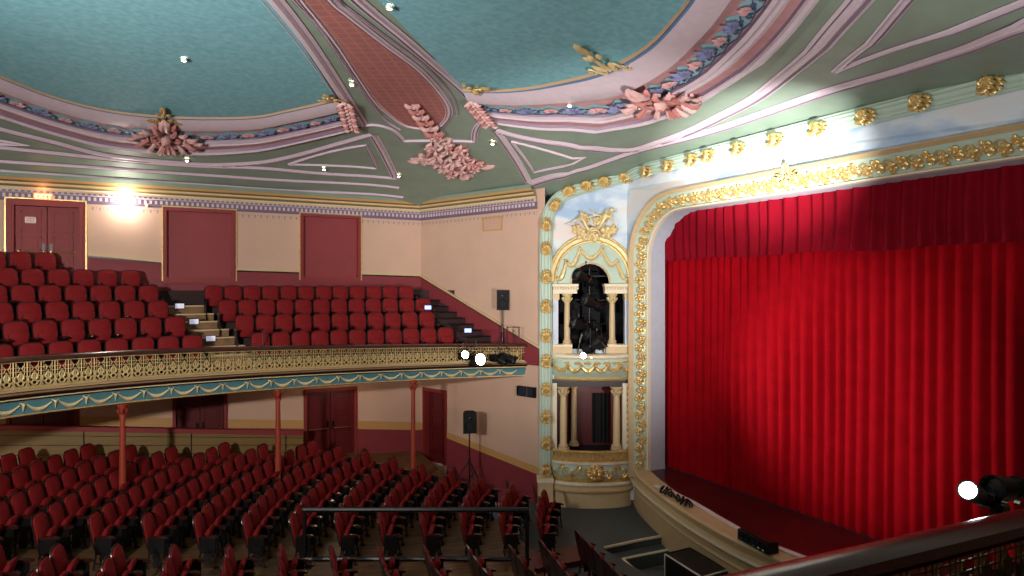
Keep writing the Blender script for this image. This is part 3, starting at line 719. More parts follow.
# gold scroll relief along the green band
A = fr(.14, PX + .05); B = fr(.82, PXI - .06); m = MB(); acc = 0; nxt = .1; k = 0; Sx = .23
for j in range(len(A) - 1):
    a, b = (A[j] + B[j]) / 2, (A[j + 1] + B[j + 1]) / 2; L = (b - a).length
    while acc + L > nxt:
        f = (nxt - acc) / L; c = a.lerp(b, f); w = (B[j].lerp(B[j + 1], f) - A[j].lerp(A[j + 1], f)); hw = w.length / 2; w.normalize()
        t = (b - a).normalized(); n = t.cross(w).normalized()
        if n.x > 0: n = -n
        s = 1 if k % 2 else -1
        m.spiral(c + w * s * hw * .28, -w * s, t, n, hw * .55, 1.25, 'gold', .024, 0, 10, s)
        m.tube([c - w * s * hw * .34 - t * Sx * .5, c - w * s * hw * .1 - t * Sx * .1 + n * .03, c + w * s * hw * .1 + t * Sx * .3 + n * .03, c - w * s * hw * .5 + t * Sx * .55], [.02, .03, .028, .012], 'gold', 5)
        for q in range(4):
            g = q * 1.5 + k; m.leaf(c - w * s * hw * .35 + n * .02, t * math.cos(g) + w * math.sin(g), n, hw * .7, .035, 'gold', .8, 5)
        m.leaf(c + w * s * hw * .3 + n * .03, t - w * s * .7, n, hw * .8, .04, 'gold', .8, 5)
        m.ball(c - w * s * hw * .35 + n * .06, .045, 'gold', 6)
        k += 1; nxt += Sx
    acc += L
part('scroll_relief', m, t_, 60)
c = V((PX - .02, 9.56, 8.42)); n = V((-1, 0, -.15)).normalized(); t2 = cartouche('gilded_cartouche', 'bright gold scrolled cartouche at the centre top of the stage surround', 'plaster ornament', c, V((0, 0, 1)), .30, ('gold', 'palegold'), 'full', n=n)

# fresco wall behind: box face plane and the long frieze over the stage
FB = [(546, 497), (546, 440), (546, 380), (546, 320), (546, 262), (546.5, 232), (549, 214), (556, 202), (567, 193.5), (586, 187), (610, 181), (634, 175)]
band_a = [((p[0] - 588) * BS, EYE + (288 - p[1]) * BS) for p in FB]
la = lambda px: (px - 588) * BS
lz = lambda py: EYE + (288 - py) * BS
face = [(la(546), lz(500)), (la(546), lz(262)), (la(546.5), lz(232)), (la(549), lz(214)), (la(556), lz(202)), (la(567), lz(193.5)), (la(634), lz(174)), (la(634), lz(500))]
up_open = [(la(558), lz(349)), (la(558), lz(293)), (la(572), lz(293))] + [(la(590.5 - 18.5 * math.cos(a)), lz(283 - 19 * math.sin(a))) for a in [PI * i / 12 for i in range(13)]] + [(la(609), lz(293)), (la(625), lz(293)), (la(625), lz(349))]
lo_open = [(la(556), lz(452)), (la(556), lz(386)), (la(626), lz(386)), (la(626), lz(452))]
m = MB(); m.poly(face, [up_open, lo_open], 'fresco', lambda x, y: bx(x, y, 0))
m.build('wall_box', kind='structure')
m = MB()
m.poly([(15.2, 8.9), (15.2, 9.35), (1.2, 9.5), (1.2, 8.4)] + [(q.y, q.z) for q in fr(-.05, PX)[::-1] if q.z > 1.5 and q.y > 3] + [(14.76, 1.0), (15.1, 1.0)], [], 'fresco', lambda y, z: V((PX + (.14 if y > 14.9 else .0), y, z)))
m.build('wall_stage', kind='structure')
# fluted green cove band round the whole surround
bp3 = [bx(a, z, .02) for a, z in band_a]; bn = [(BXN).copy() for _ in bp3]
top = [V((PX - .02, lerp(14.35, 1.2, i / 40), lerp(9.27, 9.30, i / 40))) for i in range(41)]
allp = smooth_pts([p for p in bp3], 4) + smooth_pts([bp3[-1], V((PX - .0, 14.7, 9.24)), top[0]], 3)[1:-1] + top
pn = []
for p in allp: pn.append(V((-1, -.05, -.25)).normalized() if p.y < 14.3 else (BXN * (1 if p.y > 14.75 else .6) + V((-.4 if p.y < 14.75 else 0, 0, 0)) + V((0, 0, -.12 if p.z > 8.9 else 0))).normalized())
prof = []; NF = 7
for i in range(NF * 4 + 1):
    a = PI * i / (NF * 4); r = .165 - .018 * abs(math.sin(PI * i / 4)) ** .7
    prof.append((-r * math.cos(a) * 1.12, r * math.sin(a)))
t_ = thing('fluted_band', 'sage green fluted moulding arching up beside the boxes and over the stage', 'moulding', (11.4, 9, 9.2))
m = MB(); m.sweep(allp, pn, prof, 'mint'); part('fluting', m, t_, 50)
# gilded acanthus bosses along it
def boss(mb, c, d, n, s):
    w = d.cross(n).normalized()
    for a, L in ((0, .95), (-.38, .9), (.38, .9), (-.8, .72), (.8, .72), (-1.3, .6), (1.3, .6), (-1.9, .5), (1.9, .5)):
        q = d * math.cos(a) + w * math.sin(a)
        mb.leaf(c - d * s * .25 + n * s * (.22 - .03 * abs(a)), q, n, s * L, s * .085, 'gold', 1.2, 9)
        mb.leaf(c + q * s * .12 + n * s * .02, d * math.cos(a * 1.15) + w * math.sin(a * 1.15), n, s * L * .75, s * .075, 'gold', .8, 7)
    for a in (-2.6, 2.6, PI): mb.leaf(c - d * s * .2 + n * s * .06, d * math.cos(a) + w * math.sin(a), n, s * .42, s * .08, 'gold', .9, 7)
    mb.tube([c - d * s * .35 + n * s * .2, c - d * s * .1 + n * s * .3, c + d * s * .5 + n * s * .26], [s * .05, s * .06, s * .02], 'gold', 5)
proto = MB(); boss(proto, V((0, 0, 0)), V((0, 0, 1)), V((-1, 0, 0)), .33)
bos = None; k = 0
LST = [(546, y) for y in (468.5, 442, 416, 389, 361, 336, 307, 277.6, 249.6, 226)] + [(554.5, 206.5), (568, 192.5), (586, 187.5), (603, 183.5), (624, 179.5)]
pos = [(bp(x, y, .18), BXN) for x, y in LST]
for x, y in ((647, 172.5), (669, 167), (693, 160.5), (709, 156.5), (739, 149.5), (776, 141), (818, 130), (866, 118), (920, 104), (990, 87), (1082, 63)): pos.append((at_x(x, y, PX - .2), V((-1, 0, -.2)).normalized()))
for i, (c, n) in enumerate(pos):
    if i < 10: lab = 'gilded acanthus boss on the upright fluted band, %s from the floor up' % ORD[i]
    else: lab = 'gilded acanthus boss on the fluted band over the stage, %s from the box corner' % ORD[i - 10]
    if bos is None:
        bos = proto.build('acanthus_boss', smooth=60); o = bos
    else:
        o = bos.copy(); col.objects.link(o)
    tag(o, lab, 'plaster ornament', 'gilded acanthus bosses on the fluted band'); o.location = c
    rz = math.atan2(-n.y, -n.x); tilt = .0
    rx = 0
    if i >= 10: rx = PI / 2 if i > 11 else (.6 if i == 10 else 1.1)
    
    o.rotation_euler = (Euler((0, .12 if i >= 12 else 0, rz)).to_matrix() @ Matrix.Rotation(rx, 3, 'X')).to_euler()

# ------------------------------------------------------------------ the two-tier stage box
def lathe_z(m, prof, c, mm, n=14): m.lathe(prof, c, mm, n)
# upper tier dressing
t_ = thing('box_arch', 'mint and gilt arch of swags over the upper stage box', 'arch', bp(590, 290))
m = MB(); R1, R2 = 33.5, 20.5; cx_, cy_ = 592, 277
out = [(la(cx_ - 38 * math.cos(a)), lz(cy_ + 1 - 38 * math.sin(a))) for a in [PI * i / 20 for i in range(21)]]
m.poly(out + [(la(632), lz(286)), (la(609.5), lz(286))] + [(la(590.5 + 19.5 * math.cos(a)), lz(283 - 20 * math.sin(a))) for a in [PI * i / 12 for i in range(13)]] + [(la(552.5), lz(286))], [], 'mint', lambda x, y: bx(x, y, .03)); part('tympanum', m, t_)
m = MB()
for rr, th, mm in ((40, .075, 'palegold'), (36.4, .03, 'gold'), (43, .03, 'gold')):
    P = [bp(cx_ - rr * math.cos(a), cy_ + 1 - rr * math.sin(a), .06) for a in [PI * i / 40 for i in range(-1, 42)]]; m.tube(P, [th * (1 + (.18 if j % 2 and th > .05 else 0)) for j in range(len(P))], mm, 6)
P = [bp(590.5 - 19.5 * math.cos(a), 283 - 20 * math.sin(a), .04) for a in [PI * i / 16 for i in range(17)]]; m.tube(P, .03, 'cream', 6)
part('archivolt', m, t_, 50)
m = MB()
def swag(m, a, b, sag, d, r, mm, drops=True, fn=bp):
    P = []
    for i in range(11):
        t = i / 10; P.append(fn(lerp(a[0], b[0], t), lerp(a[1], b[1], t) + sag * math.sin(PI * t), d))
    m.tube(P, [r * (.5 + .9 * math.sin(PI * i / 10)) * (1.15 if i % 2 else .85) for i in range(11)], mm, 6)
    if drops:
        for q in (a, b): m.ball(fn(q[0], q[1], d + .02), r * 1.3, mm, 6); m.tube([fn(q[0], q[1], d), fn(q[0], q[1] + sag * .9, d)], [r * .9, r * .25], mm, 5)
for a, b, s in (((558, 279), (566, 262), 6), ((566, 261), (580, 249), 10), ((580, 249), (602, 248), 10), ((602, 248), (617, 261), 10), ((617, 261), (627, 279), 6)): swag(m, a, b, s, .07, .05, 'palegold')
part('swag_relief', m, t_, 50)
# statue group on the arch
t_ = thing('statue_group', 'gilded group of two reclining cherubs and a staff crowning the box arch', 'sculpture', bp(590, 236))
def figure(name, joints, edges, radii, root):
    me = bpy.data.meshes.new(name); L = V(t_.location)
    me.from_pydata([tuple(V(j) - L) for j in joints], edges, []); me.materials.append(M['palegold']); o = bpy.data.objects.new(name, me); col.objects.link(o); o.parent = t_
    sk = o.modifiers.new('s', 'SKIN'); sk.use_smooth_shade = True
    for v, r in zip(me.skin_vertices[0].data, radii): v.radius = (r, r)
    me.skin_vertices[0].data[root].use_root = True
    o.modifiers.new('d', 'SUBSURF').levels = 1; o.modifiers['d'].render_levels = 1
    return o
def cherub(name, x0, y0, mir, reach):
    f = lambda x, y, d=.22: bp(x0 + mir * x, y0 + y, d)
    J = [f(0, 0), f(-3, -6, .26), f(-5, -11, .28), f(-6, -13.5, .3), f(-7, -17, .3), f(3, 2, .3), f(9, 1, .36), f(13, 8, .3), f(3, 3, .16), f(9, 8, .18), f(15, 14, .14), f(-9, -10, .34), f(-13, -6, .38), f(-14 , -1, .4), f(-1, -11, .24), f(5, -13, .3), f(10, -18 if reach else -9, .3)]
    Eg = [(0, 1), (1, 2), (2, 3), (3, 4), (0, 5), (5, 6), (6, 7), (0, 8), (8, 9), (9, 10), (2, 11), (11, 12), (12, 13), (2, 14), (14, 15), (15, 16)]
    Rr = [.062, .055, .066, .026, .07, .046, .036, .016, .046, .036, .016, .03, .022, .016, .03, .022, .016]
    return figure(name, J, Eg, Rr, 0)
cherub('cherub', 587, 230, 1, False); c2_ = cherub('cherub', 599, 228, -1, True)
m = MB()
for px, py, r in ((592, 236, .12), (582, 235, .1), (606, 233, .12), (612, 230, .09), (577, 230, .09), (597, 222, .08), (608, 216, .07)):
    for q in range(5): m.leaf(bp(px, py, .12), BXA * math.cos(q * 1.3) + V((0, 0, 1)) * math.sin(q * 1.3), BXN, r * 2, r * .5, 'palegold', .8)
for s in (-1, 1): m.leaf(bp(594 + s * 5, 222, .1), BXA * s + V((0, 0, 1)) * .9, BXN, .38, .1, 'palegold', .4)
m.tube([bp(597, 225, .16), bp(604, 219, .2), bp(610, 212, .2)], [.06, .07, .03], 'palegold'); m.ball(bp(611, 211, .22), .08, 'palegold')
part('drapery', m, t_, 60)
m = MB(); m.tube([bp(566, 227, .3), bp(580, 220, .3)], .018, 'white', 6); part('staff', m, t_)

# entablature blocks + columns + piers, upper tier
def blk(m, x0, x1, y0, y1, d0, d1, mm):
    q = [bp(x, y, d) for d in (d0, d1) for x, y in ((x0, y0), (x1, y0), (x1, y1), (x0, y1))]
    m.add(q, [(0, 1, 2, 3), (4, 5, 6, 7), (0, 1, 5, 4), (1, 2, 6, 5), (2, 3, 7, 6), (3, 0, 4, 7)], mm)
t_ = thing('upper_box', 'upper stage box with paired cream columns under a dentilled entablature', 'theatre box', bp(590, 350))
m = MB()
for x0, x1 in ((552, 578), (603.5, 632)):
    blk(m, x0, x1, 284, 286.5, -.25, .24, 'ivory'); blk(m, x0 + .8, x1 - .8, 286.5, 289.5, -.2, .16, 'cream'); blk(m, x0 + 1, x1 - 1, 289.5, 293.5, -.2, .12, 'ivory')
    n = int((x1 - x0) / 2.6)
    for i in range(n): blk(m, x0 + 1.2 + i * 2.6, x0 + 2.5 + i * 2.6, 287.2, 289.2, .1, .21, 'ivory')
part('entablature', m, t_)
def column(name, px, y0, y1, d, r, mm, par, cap='palegold'):
    b = bp(px, y1, d); h = (y1 - y0) * BS; m = MB()
    m.lathe([(r * 1.7, 0), (r * 1.7, .05), (r * 1.35, .07), (r * 1.5, .11), (r * 1.1, .15), (r, .2), (r * .98, h * .5), (r * .84, h - .26)], b, mm, 14)
    c = part(name, m, par, 40)
    m = MB(); m.lathe([(r * .84, h - .27), (r * 1.1, h - .25), (r * .9, h - .22), (r * 1.2, h - .1), (r * 1.7, h - .05), (r * 1.8, h)], b, cap, 14)
    for q in range(8):
        a = q * PI / 4; dr = V((math.cos(a), math.sin(a), 0)); m.leaf(b + V((0, 0, h - .23)) + dr * r * .8, V((0, 0, 1)) + dr * .2, dr, .17, .04, cap, .9, 4)
    part('capital', m, par, 50)
for px in (567.2, 612): column('column', px, 293.5, 345, .05, .085, 'cream', t_)
m = MB()
for x0, x1 in ((553, 558.4), (624.8, 631)): blk(m, x0, x1, 293.5, 350, -.2, .05, 'white')
blk(m, 552.5, 559.4, 293.5, 299.5, -.2, .09, 'cream'); blk(m, 624.2, 631.6, 293.5, 299.5, -.2, .09, 'cream')
part('pier', m, t_)
m = MB()
for x0, x1 in ((552.5, 572), (605.5, 632)): blk(m, x0, x1, 345, 358, -.25, .16, 'cream'); blk(m, x0, x1, 344, 346, -.25, .2, 'ivory')
part('pedestal', m, t_)
def bow(px, top, amp):      # bowed parapet plan: depth in front of the face
    u = (px - 592) / 40.; return top + amp * max(0, 1 - u * u) ** .6
def parapet(m, prof, amp, x0=552, x1=632, n=24, base=.05):
    """prof: (y_px, extra depth, material)"""
    for (ya, da, ma), (yb, db, _) in zip(prof, prof[1:]):
        m.grid([[bp(lerp(x0, x1, i / n), y, bow(lerp(x0, x1, i / n), base, amp) + d) for i in range(n + 1)] for y, d in ((ya, da), (yb, db))], ma)
m = MB(); parapet(m, [(353.5, -.6, 'cream'), (352.5, .04, 'ivory'), (354, .10, 'ivory'), (356, .10, 'ivory'), (358, .02, 'ivory')], .42); part('parapet_cap', m, t_, 40)
m = MB(); parapet(m, [(358, .02, 'mint'), (363, .07, 'mint'), (368, .05, 'mint'), (373, -.06, 'mint'), (376, -.16, 'gold'), (378, -.13, 'cream'), (380, -.2, 'gold'), (382, -.5, 'cream')], .42); part('parapet', m, t_, 40)
m = MB()
fb = lambda x, y, d=0: bp(x, y, bow(x, .05, .42) + d + .07 - max(0, y - 364) * .008)
for i in range(6): swag(m, (554 + i * 12.8, 364), (554 + (i + 1) * 12.8, 364), 5, .03, .045, 'gold', True, fb)
for i in range(9): m.leaf(fb(554 + i * 9.4, 361.5, .0), BXA, BXN, .22, .03, 'gold', .3, 3)
part('swag_relief', m, t_, 50)

# lower tier
t_ = thing('lower_box', 'lower stage box with gilt balustrade and scrolled mint parapet above the stalls', 'theatre box', bp(590, 500))
for px, mm in ((563.5, 'cream'), (616.5, 'cream')): column('column', px, 386, 449, .05, .10, mm, t_, 'cream')
m = MB()
for x0, x1 in ((552.5, 557), (622.5, 631)): blk(m, x0, x1, 383, 452, -.2, .04, 'ivory')
for i in range(11): m.ball(bp(628, 388 + i * 6, .06), .05, 'gold', 6)
blk(m, 552, 632, 379, 386.5, -.3, .03, 'darkwood'); part('pier', m, t_)
m = MB(); parapet(m, [(449.5, -.3, 'darkwood'), (447.3, .0, 'gold'), (448.6, .07, 'gold'), (450, .03, 'gold')], .36); parapet(m, [(457, .0, 'gold'), (458, .09, 'ivory'), (460.5, .09, 'cream'), (461.5, .0, 'cream')], .36); part('rail', m, t_, 40)
m = MB(); fb = lambda x, y, d=0: bp(x, y, bow(x, .05, .36) + d)
for i in range(38):
    x = 553 + i * 2.1; m.tube([fb(x, 457), fb(x, 455), fb(x, 452.5), fb(x, 450)], [.03, .048, .02, .035], 'gold', 6)
part('balustrade', m, t_, 50)
m = MB(); parapet(m, [(461.5, .0, 'mint'), (466, .06, 'mint'), (471, .05, 'mint'), (475, -.03, 'gold'), (477, -.08, 'gold'), (478.5, .02, 'ivory'), (481, .06, 'ivory'), (484.5, -.05, 'cream'), (486.5, .04, 'cream'), (488.5, .02, 'cream'), (491, -.10, 'cream'), (508, -.10, 'cream')], .36); part('parapet', m, t_, 35)
m = MB(); fb = lambda x, y, d=0: bp(x, y, bow(x, .05, .36) + d + .07)
V3 = V((0, 0, 1))
for i, x in enumerate((556.5, 564.5, 573, 581.5, 603, 611.5, 620, 627.5)):
    s = 1 if x < 590 else -1; d = 1 if i % 2 else -1
    m.spiral(fb(x, 468, -.01), BXA * s, V3 * d, BXN, .125, 1.5, 'gold', .022, 0, 16, 1)
    m.leaf(fb(x + s * 2, 468 + d * 2), BXA * s - V3 * d, BXN, .2, .04, 'gold', .4, 3)
for q in range(10): m.leaf(fb(592.5, 468, .02), BXA * math.cos(q * .628) * .8 + V3 * math.sin(q * .628), BXN, .27, .07, 'gold', .7, 4)
m.ball(fb(592.5, 468, .08), (.09, .09, .13), 'gold'); part('scroll_relief', m, t_, 50)
# left pilaster base block
t_ = thing('pilaster_base', 'stepped cream base block under the left side of the stage boxes', 'pilaster', bp(545, 505))
m = MB(); blk(m, 538, 553, 480, 508, -.2, .22, 'cream'); blk(m, 537, 553.5, 476, 480, -.2, .28, 'ivory'); blk(m, 539, 552.5, 472.5, 476, -.2, .20, 'cream'); blk(m, 537.5, 553.5, 499, 508, -.2, .26, 'cream'); part('block', m, t_)
# interior of the boxes
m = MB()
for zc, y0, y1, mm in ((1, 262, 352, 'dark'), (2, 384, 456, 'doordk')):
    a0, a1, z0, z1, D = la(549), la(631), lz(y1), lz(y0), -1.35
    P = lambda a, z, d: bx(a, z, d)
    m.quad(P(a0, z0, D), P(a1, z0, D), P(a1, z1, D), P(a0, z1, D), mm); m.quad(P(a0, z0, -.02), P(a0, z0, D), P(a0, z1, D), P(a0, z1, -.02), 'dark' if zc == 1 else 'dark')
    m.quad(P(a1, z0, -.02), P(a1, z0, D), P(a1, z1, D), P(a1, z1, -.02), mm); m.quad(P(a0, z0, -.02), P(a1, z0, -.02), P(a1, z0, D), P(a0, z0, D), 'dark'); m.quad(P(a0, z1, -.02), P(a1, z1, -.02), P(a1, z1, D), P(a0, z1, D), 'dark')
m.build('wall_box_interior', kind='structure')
t_ = thing('pillar', 'tall dim cream pillar seen deep inside the lower stage box', 'pillar', bp(577, 452, -.9)); column('shaft', 577, 384, 453, -.9, .09, 'cream', t_, 'cream')
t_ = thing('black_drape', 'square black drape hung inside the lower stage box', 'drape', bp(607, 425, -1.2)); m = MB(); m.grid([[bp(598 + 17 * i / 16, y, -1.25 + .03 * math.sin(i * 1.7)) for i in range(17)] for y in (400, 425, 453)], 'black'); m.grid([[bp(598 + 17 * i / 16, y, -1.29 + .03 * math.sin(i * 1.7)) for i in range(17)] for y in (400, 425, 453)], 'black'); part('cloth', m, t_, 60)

# stage lanterns -------------------------------------------------
def lantern(name, label, c, aim, L, r, lit=None, group=None, yoke=True, bodym='blackm'):
    c = V(c); A = V(aim).normalized(); t = thing(name, label, 'stage light', c, 0, group); m = MB()
    m.lathe([(.001, -L * .5), (r * .6, -L * .5), (r * .72, -L * .42), (r * .75, -L * .1), (r * .62, -L * .08), (r * .62, L * .1), (r, L * .14), (r, L * .46), (r * 1.12, L * .46), (r * 1.12, L * .5), (r * .92, L * .5), (r * .9, L * .42)], c, bodym, 16, A)
    u = A.cross(V((0, 0, 1))).normalized(); w = u.cross(A)
    for k in range(4): m.box(c - A * L * (.2 + .06 * k) , (r * 1.62, r * 1.62, .012), bodym, A.to_track_quat('Z', 'Y').to_matrix())
    part('housing', m, t, 40)
    m = MB(); m.lathe([(.001, L * .44), (r * .45, L * .435), (r * .9, L * .42)], c, lit or 'glass', 16, A); part('lens', m, t, 40)
    if yoke:
        m = MB(); h = r * 2.2
        m.tube([c + u * r * 1.15, c + u * r * 1.2 + V((0, 0, h)), c - u * r * 1.2 + V((0, 0, h)), c - u * r * 1.15], .014, 'iron', 5); m.tube([c + V((0, 0, h)), c + V((0, 0, h + r * .9))], .02, 'iron', 6); part('yoke', m, t)
        m = MB()
        for s in (-1, 1): m.lathe([(.001, 0), (.03, 0), (.03, .03), (.001, .03)], c + u * s * r * 1.15, 'chrome', 8, u * s)
        part('knob', m, t)
    return t
for k, (px, py, dx, dz) in enumerate([(586, 279, -.75, .35), (594, 304, -.8, .35), (583, 326, -.85, .32), (597, 336, -.9, .25)]):
    lantern('stage_lantern', 'black stage lantern in the upper box, %s from the top of the stack' % ORD[k], bp(px, py, .05), BXA * dx + V3 * dz + BXN * .5, .75, .16, None, 'black lanterns stacked in the upper box')
t_ = thing('lighting_boom', 'black upright pipe stand carrying the lanterns in the upper box', 'stand', bp(590, 350, -.1))
m = MB(); m.tube([bp(590, 352, -.15), bp(590, 268, -.15)], .03, 'blackm', 8); part('pole', m, t_)
for y in (276, 300, 324): 
    m = MB(); m.tube([bp(576, y, -.12), bp(606, y, -.12)], .02, 'blackm', 6); part('crossbar', m, t_)
m = MB()
for s in (-1, 1): m.tube([bp(590 + s * 8, 333, .12), bp(590 + s * 13, 352, .2)], .022, 'chrome', 6)
m.tube([bp(582, 335, .14), bp(598, 335, .14)], .018, 'chrome', 6)
part('brace', m, t_)
lantern('floodlight', 'large glossy black floodlight at the foot of the upper box opening', bp(593, 345, .16), BXA * .6 + V3 * .45 + BXN * .3, .62, .22, None)
lantern('stage_lantern', 'small lit lantern glowing white on the upper box ledge', bp(581.5, 354.5, .52), BXN + V3 * .25 + BXA * -.1, .24, .085, 'frost', None, False)
lantern('stage_lantern', 'smaller warm lit lamp beside the white one on the box ledge', bp(589, 355.5, .5), BXN + V3 * .2 + BXA * .2, .16, .045, 'exitl', None, False)

# ------------------------------------------------------------------ curtain, pelmet, stage
def drape(name, label, cat, Xf, z0, z1, y0, y1, mm, seed, pitch, amp, hem=.0, sag=None, pw=.75):
    rnd = random.Random(seed); xs = []; y = y0; ph = 0; Y = []
    while y < y1:
        p = pitch * rnd.uniform(.7, 1.35); A = amp * rnd.uniform(.65, 1.2)
        for i in range(12):
            f = i / 12; Y.append((y + p * f, A * (abs(math.sin(PI * f)) ** pw), f))
        y += p
    rows = []; nz = 14
    for k in range(nz + 1):
        t = k / nz; row = []
        for (yy, a, f) in Y:
            s = 1 + .25 * math.sin(yy * 3.1 + t * 2.3) * (1 - t); wob = .03 * math.sin(t * 4 + yy * .9) * (1 - t)
            zb = z0 + (sag(yy) if sag else 0)
            row.append(V((Xf - a * s, yy + wob, lerp(zb, z1, t))))
        rows.append(row)
    m = MB(); m.grid(rows, mm); m.grid([[p + V((.02, 0, 0)) for p in r] for r in rows[:2]], mm)
    if hem: m.grid([[p + V((-.008, 0, h)) for p in rows[0]] for h in (0, hem)], mm)
    o = m.build(name, smooth='all'); tag(o, label, cat); return o
drape('stage_curtain', 'tall red velvet house curtain hanging in folds behind the proscenium', 'curtain', 12.72, 1.11, 7.6, 2.9, 14.9, 'velvet', 3, .25, .085, pw=1.1)
drape('curtain_pelmet', 'deep wine red pelmet of gathered velvet across the top of the stage', 'pelmet', 12.56, 6.86, 8.6, 2.9, 14.8, 'val', 11, .31, .15, .03, lambda y: .02 * math.sin(y * 2.1), pw=2.4)
# stage floor and apron
LIP = smooth_pts([V((12.0, 15.3, 0)), V((11.5, 14.4, 0)), V((11.06, 13.27, 0)), V((10.63, 11.9, 0)), V((10.38, 10.8, 0)), V((10.2, 9.6, 0)), V((10.2, 8.8, 0)), V((10.28, 7.7, 0)), V((10.55, 6.5, 0)), V((11.0, 5.1, 0)), V((11.6, 3.8, 0))], 5)
m = MB(); lip2 = [p + V((.38, 0, 1.09)) for p in LIP[3:]]
m.grid([lip2, [V((16, p.y, 1.09)) for p in lip2]], 'stage'); m.build('floor_stage', kind='structure')
t_ = thing('stage_apron', 'curved cream moulded front of the stage', 'stage front', (10.3, 9.3, 0))
nr = []
for i, p in enumerate(LIP):
    a, b = LIP[max(0, i - 1)], LIP[min(len(LIP) - 1, i + 1)]; d = (b - a).normalized(); nr.append(V((d.y, -d.x, 0)) if V((d.y, -d.x, 0)).x < 0 else V((-d.y, d.x, 0)))
PR = [(-.42, 1.09, 'cream'), (-.42, 1.12, 'cream'), (-.02, 1.10, 'cream'), (.03, 1.06, 'cream'), (.03, 1.02, 'cream'), (-.02, .99, 'cream'), (-.04, .90, 'cream'), (.05, .84, 'ivory'), (.07, .78, 'cream'), (.03, .74, 'cream'), (-.06, .72, 'cream'), (-.06, .56, 'cream'), (-.02, .52, 'cream'), (-.06, .47, 'cream')]
m = MB()
for (o0, z0, c0), (o1, z1, _) in zip(PR, PR[1:]): m.grid([[p + n * o0 + V3 * z0 for p, n in zip(LIP, nr)], [p + n * o1 + V3 * z1 for p, n in zip(LIP, nr)]], c0)
part('moulded_edge', m, t_, 35)
m = MB(); m.grid([[p + n * -.06 + V3 * z for p, n in zip(LIP, nr)] for z in (.47, -.75)], 'cream'); part('riser', m, t_)
t_ = thing('footlight_strip', 'narrow white strip along the edge of the stage floor', 'strip', (10.8, 10, 1.1))
W = [at_z(x, y, 1.12) for x, y in ((655, 486), (672, 492.5), (693, 503), (715, 516), (745, 533), (775, 547), (806, 559))]; W = smooth_pts(W, 4)
m = MB(); m.sweep(W, [V3] * len(W), [(-.07, 0), (-.07, .025), (.07, .025), (.07, 0)], 'whitep'); part('board', m, t_)
a, b = at_z(743, 538, 1.12), at_z(773, 554, 1.12); t_ = thing('footlight_box', 'long black footlight box lying on the stage edge', 'box', a.lerp(b, .5), math.atan2((b - a).y, (b - a).x)); L = (b - a).length
m = MB(); m.box((0, 0, .10), (L, .26, .2), 'black'); m.box((0, 0, .21), (L * .96, .2, .02), 'blackm'); m.build('casing', t_)
m = MB()
for i in range(5): m.lathe([(.001, 0), (.07, 0), (.075, .02)], ((i - 2) * L / 5.4, -.13, .11), 'glass', 10, (0, -1, 0))
m.build('lens', t_)
t_ = thing('cable', 'black cable coiled loosely on the white strip at the stage edge', 'cable', at_z(675, 497, 1.12)); m = MB(); rnd = random.Random(5)
P = [at_z(660 + 32 * i / 26 + 3 * math.sin(i * 1.9), 488 + 17 * i / 26 + 4 * math.cos(i * 2.3), 1.16) for i in range(27)]; m.tube(smooth_pts(P, 3), .018, 'black', 5); part('coil', m, t_)
# level changes in front of the stage
def deck(name, px_pts, z, th, mm): 
    P = [at_z(x, y, z) for x, y in px_pts]; n = len(P); m = MB(); m.add(P + [p - V3 * th for p in P], [tuple(range(n))] + [(i, (i + 1) % n, n + (i + 1) % n, n + i) for i in range(n)], mm); o = m.build(name, kind='structure'); return P
def deckw(name, pts, z, th, mm):
    P = [V((x, y, z)) for x, y in pts]; n = len(P); m = MB(); m.add(P + [p - V3 * th for p in P], [tuple(range(n))] + [(i, (i + 1) % n, n + (i + 1) % n, n + i) for i in range(n)], mm); m.build(name, kind='structure')
deckw('floor_step', [(9.1, 12.9), (11.7, 12.85), (11.6, 12.28), (9.52, 12.36), (9.40, 7.5), (9.1, 7.5)], -.16, .3, 'grey')
deckw('floor_pit', [(9.1, 12.9), (11.8, 12.9), (11.8, 6), (9.1, 6)], -.46, .2, 'grey')
def nosing(label, P, w=.06):
    t = thing('step_nosing', label, 'nosing', P[0]); m = MB()
    m.sweep(P, [V3] * len(P), [(-w / 2, -.03), (-w / 2, .015), (w / 2, .015), (w / 2, -.03)], 'ivory'); part('strip', m, t)
nosing('pale edging strip on the upper step of the grey pit floor', [at_z(604, 547.5, .04), at_z(636, 540.5, .04), at_z(668, 534.5, .04)])
nosing('white angled edging strip on the lower step beside the black case', [at_z(679, 547.5, -.15), at_z(650, 553.5, -.15), at_z(623, 559, -.15), at_z(632, 568, -.15), at_z(642, 578, -.15)], .08)
# black flight case
a, b, c, d = at_z(665, 554, .35), at_z(702, 577.5, .35), at_z(728, 570, .35), at_z(690, 548, .35)
cc = (a + b + c + d) / 4; t_ = thing('flight_case', 'black case with white edges standing in the pit before the stage', 'case', (cc.x, cc.y, -.42))
m = MB(); q = [a, b, c, d]; m.add(q + [V((p.x, p.y, -.42)) for p in q], [(0, 1, 2, 3), (0, 1, 5, 4), (1, 2, 6, 5), (2, 3, 7, 6), (3, 0, 4, 7)], 'blackm'); part('body', m, t_)
m = MB()
for p, r in ((a, b), (b, c), (c, d), (d, a), (a, V((a.x, a.y, -.4))), (b, V((b.x, b.y, -.4)))): m.tube([p, r], .018, 'whitep' if p in (a, b) else 'iron', 4)
part('edge_trim', m, t_)
m = MB(); mid = (a + b) / 2 - V3 * .3; m.box(mid + (a - d).normalized() * .02, (.05, .16, .05), 'chrome'); part('handle', m, t_)
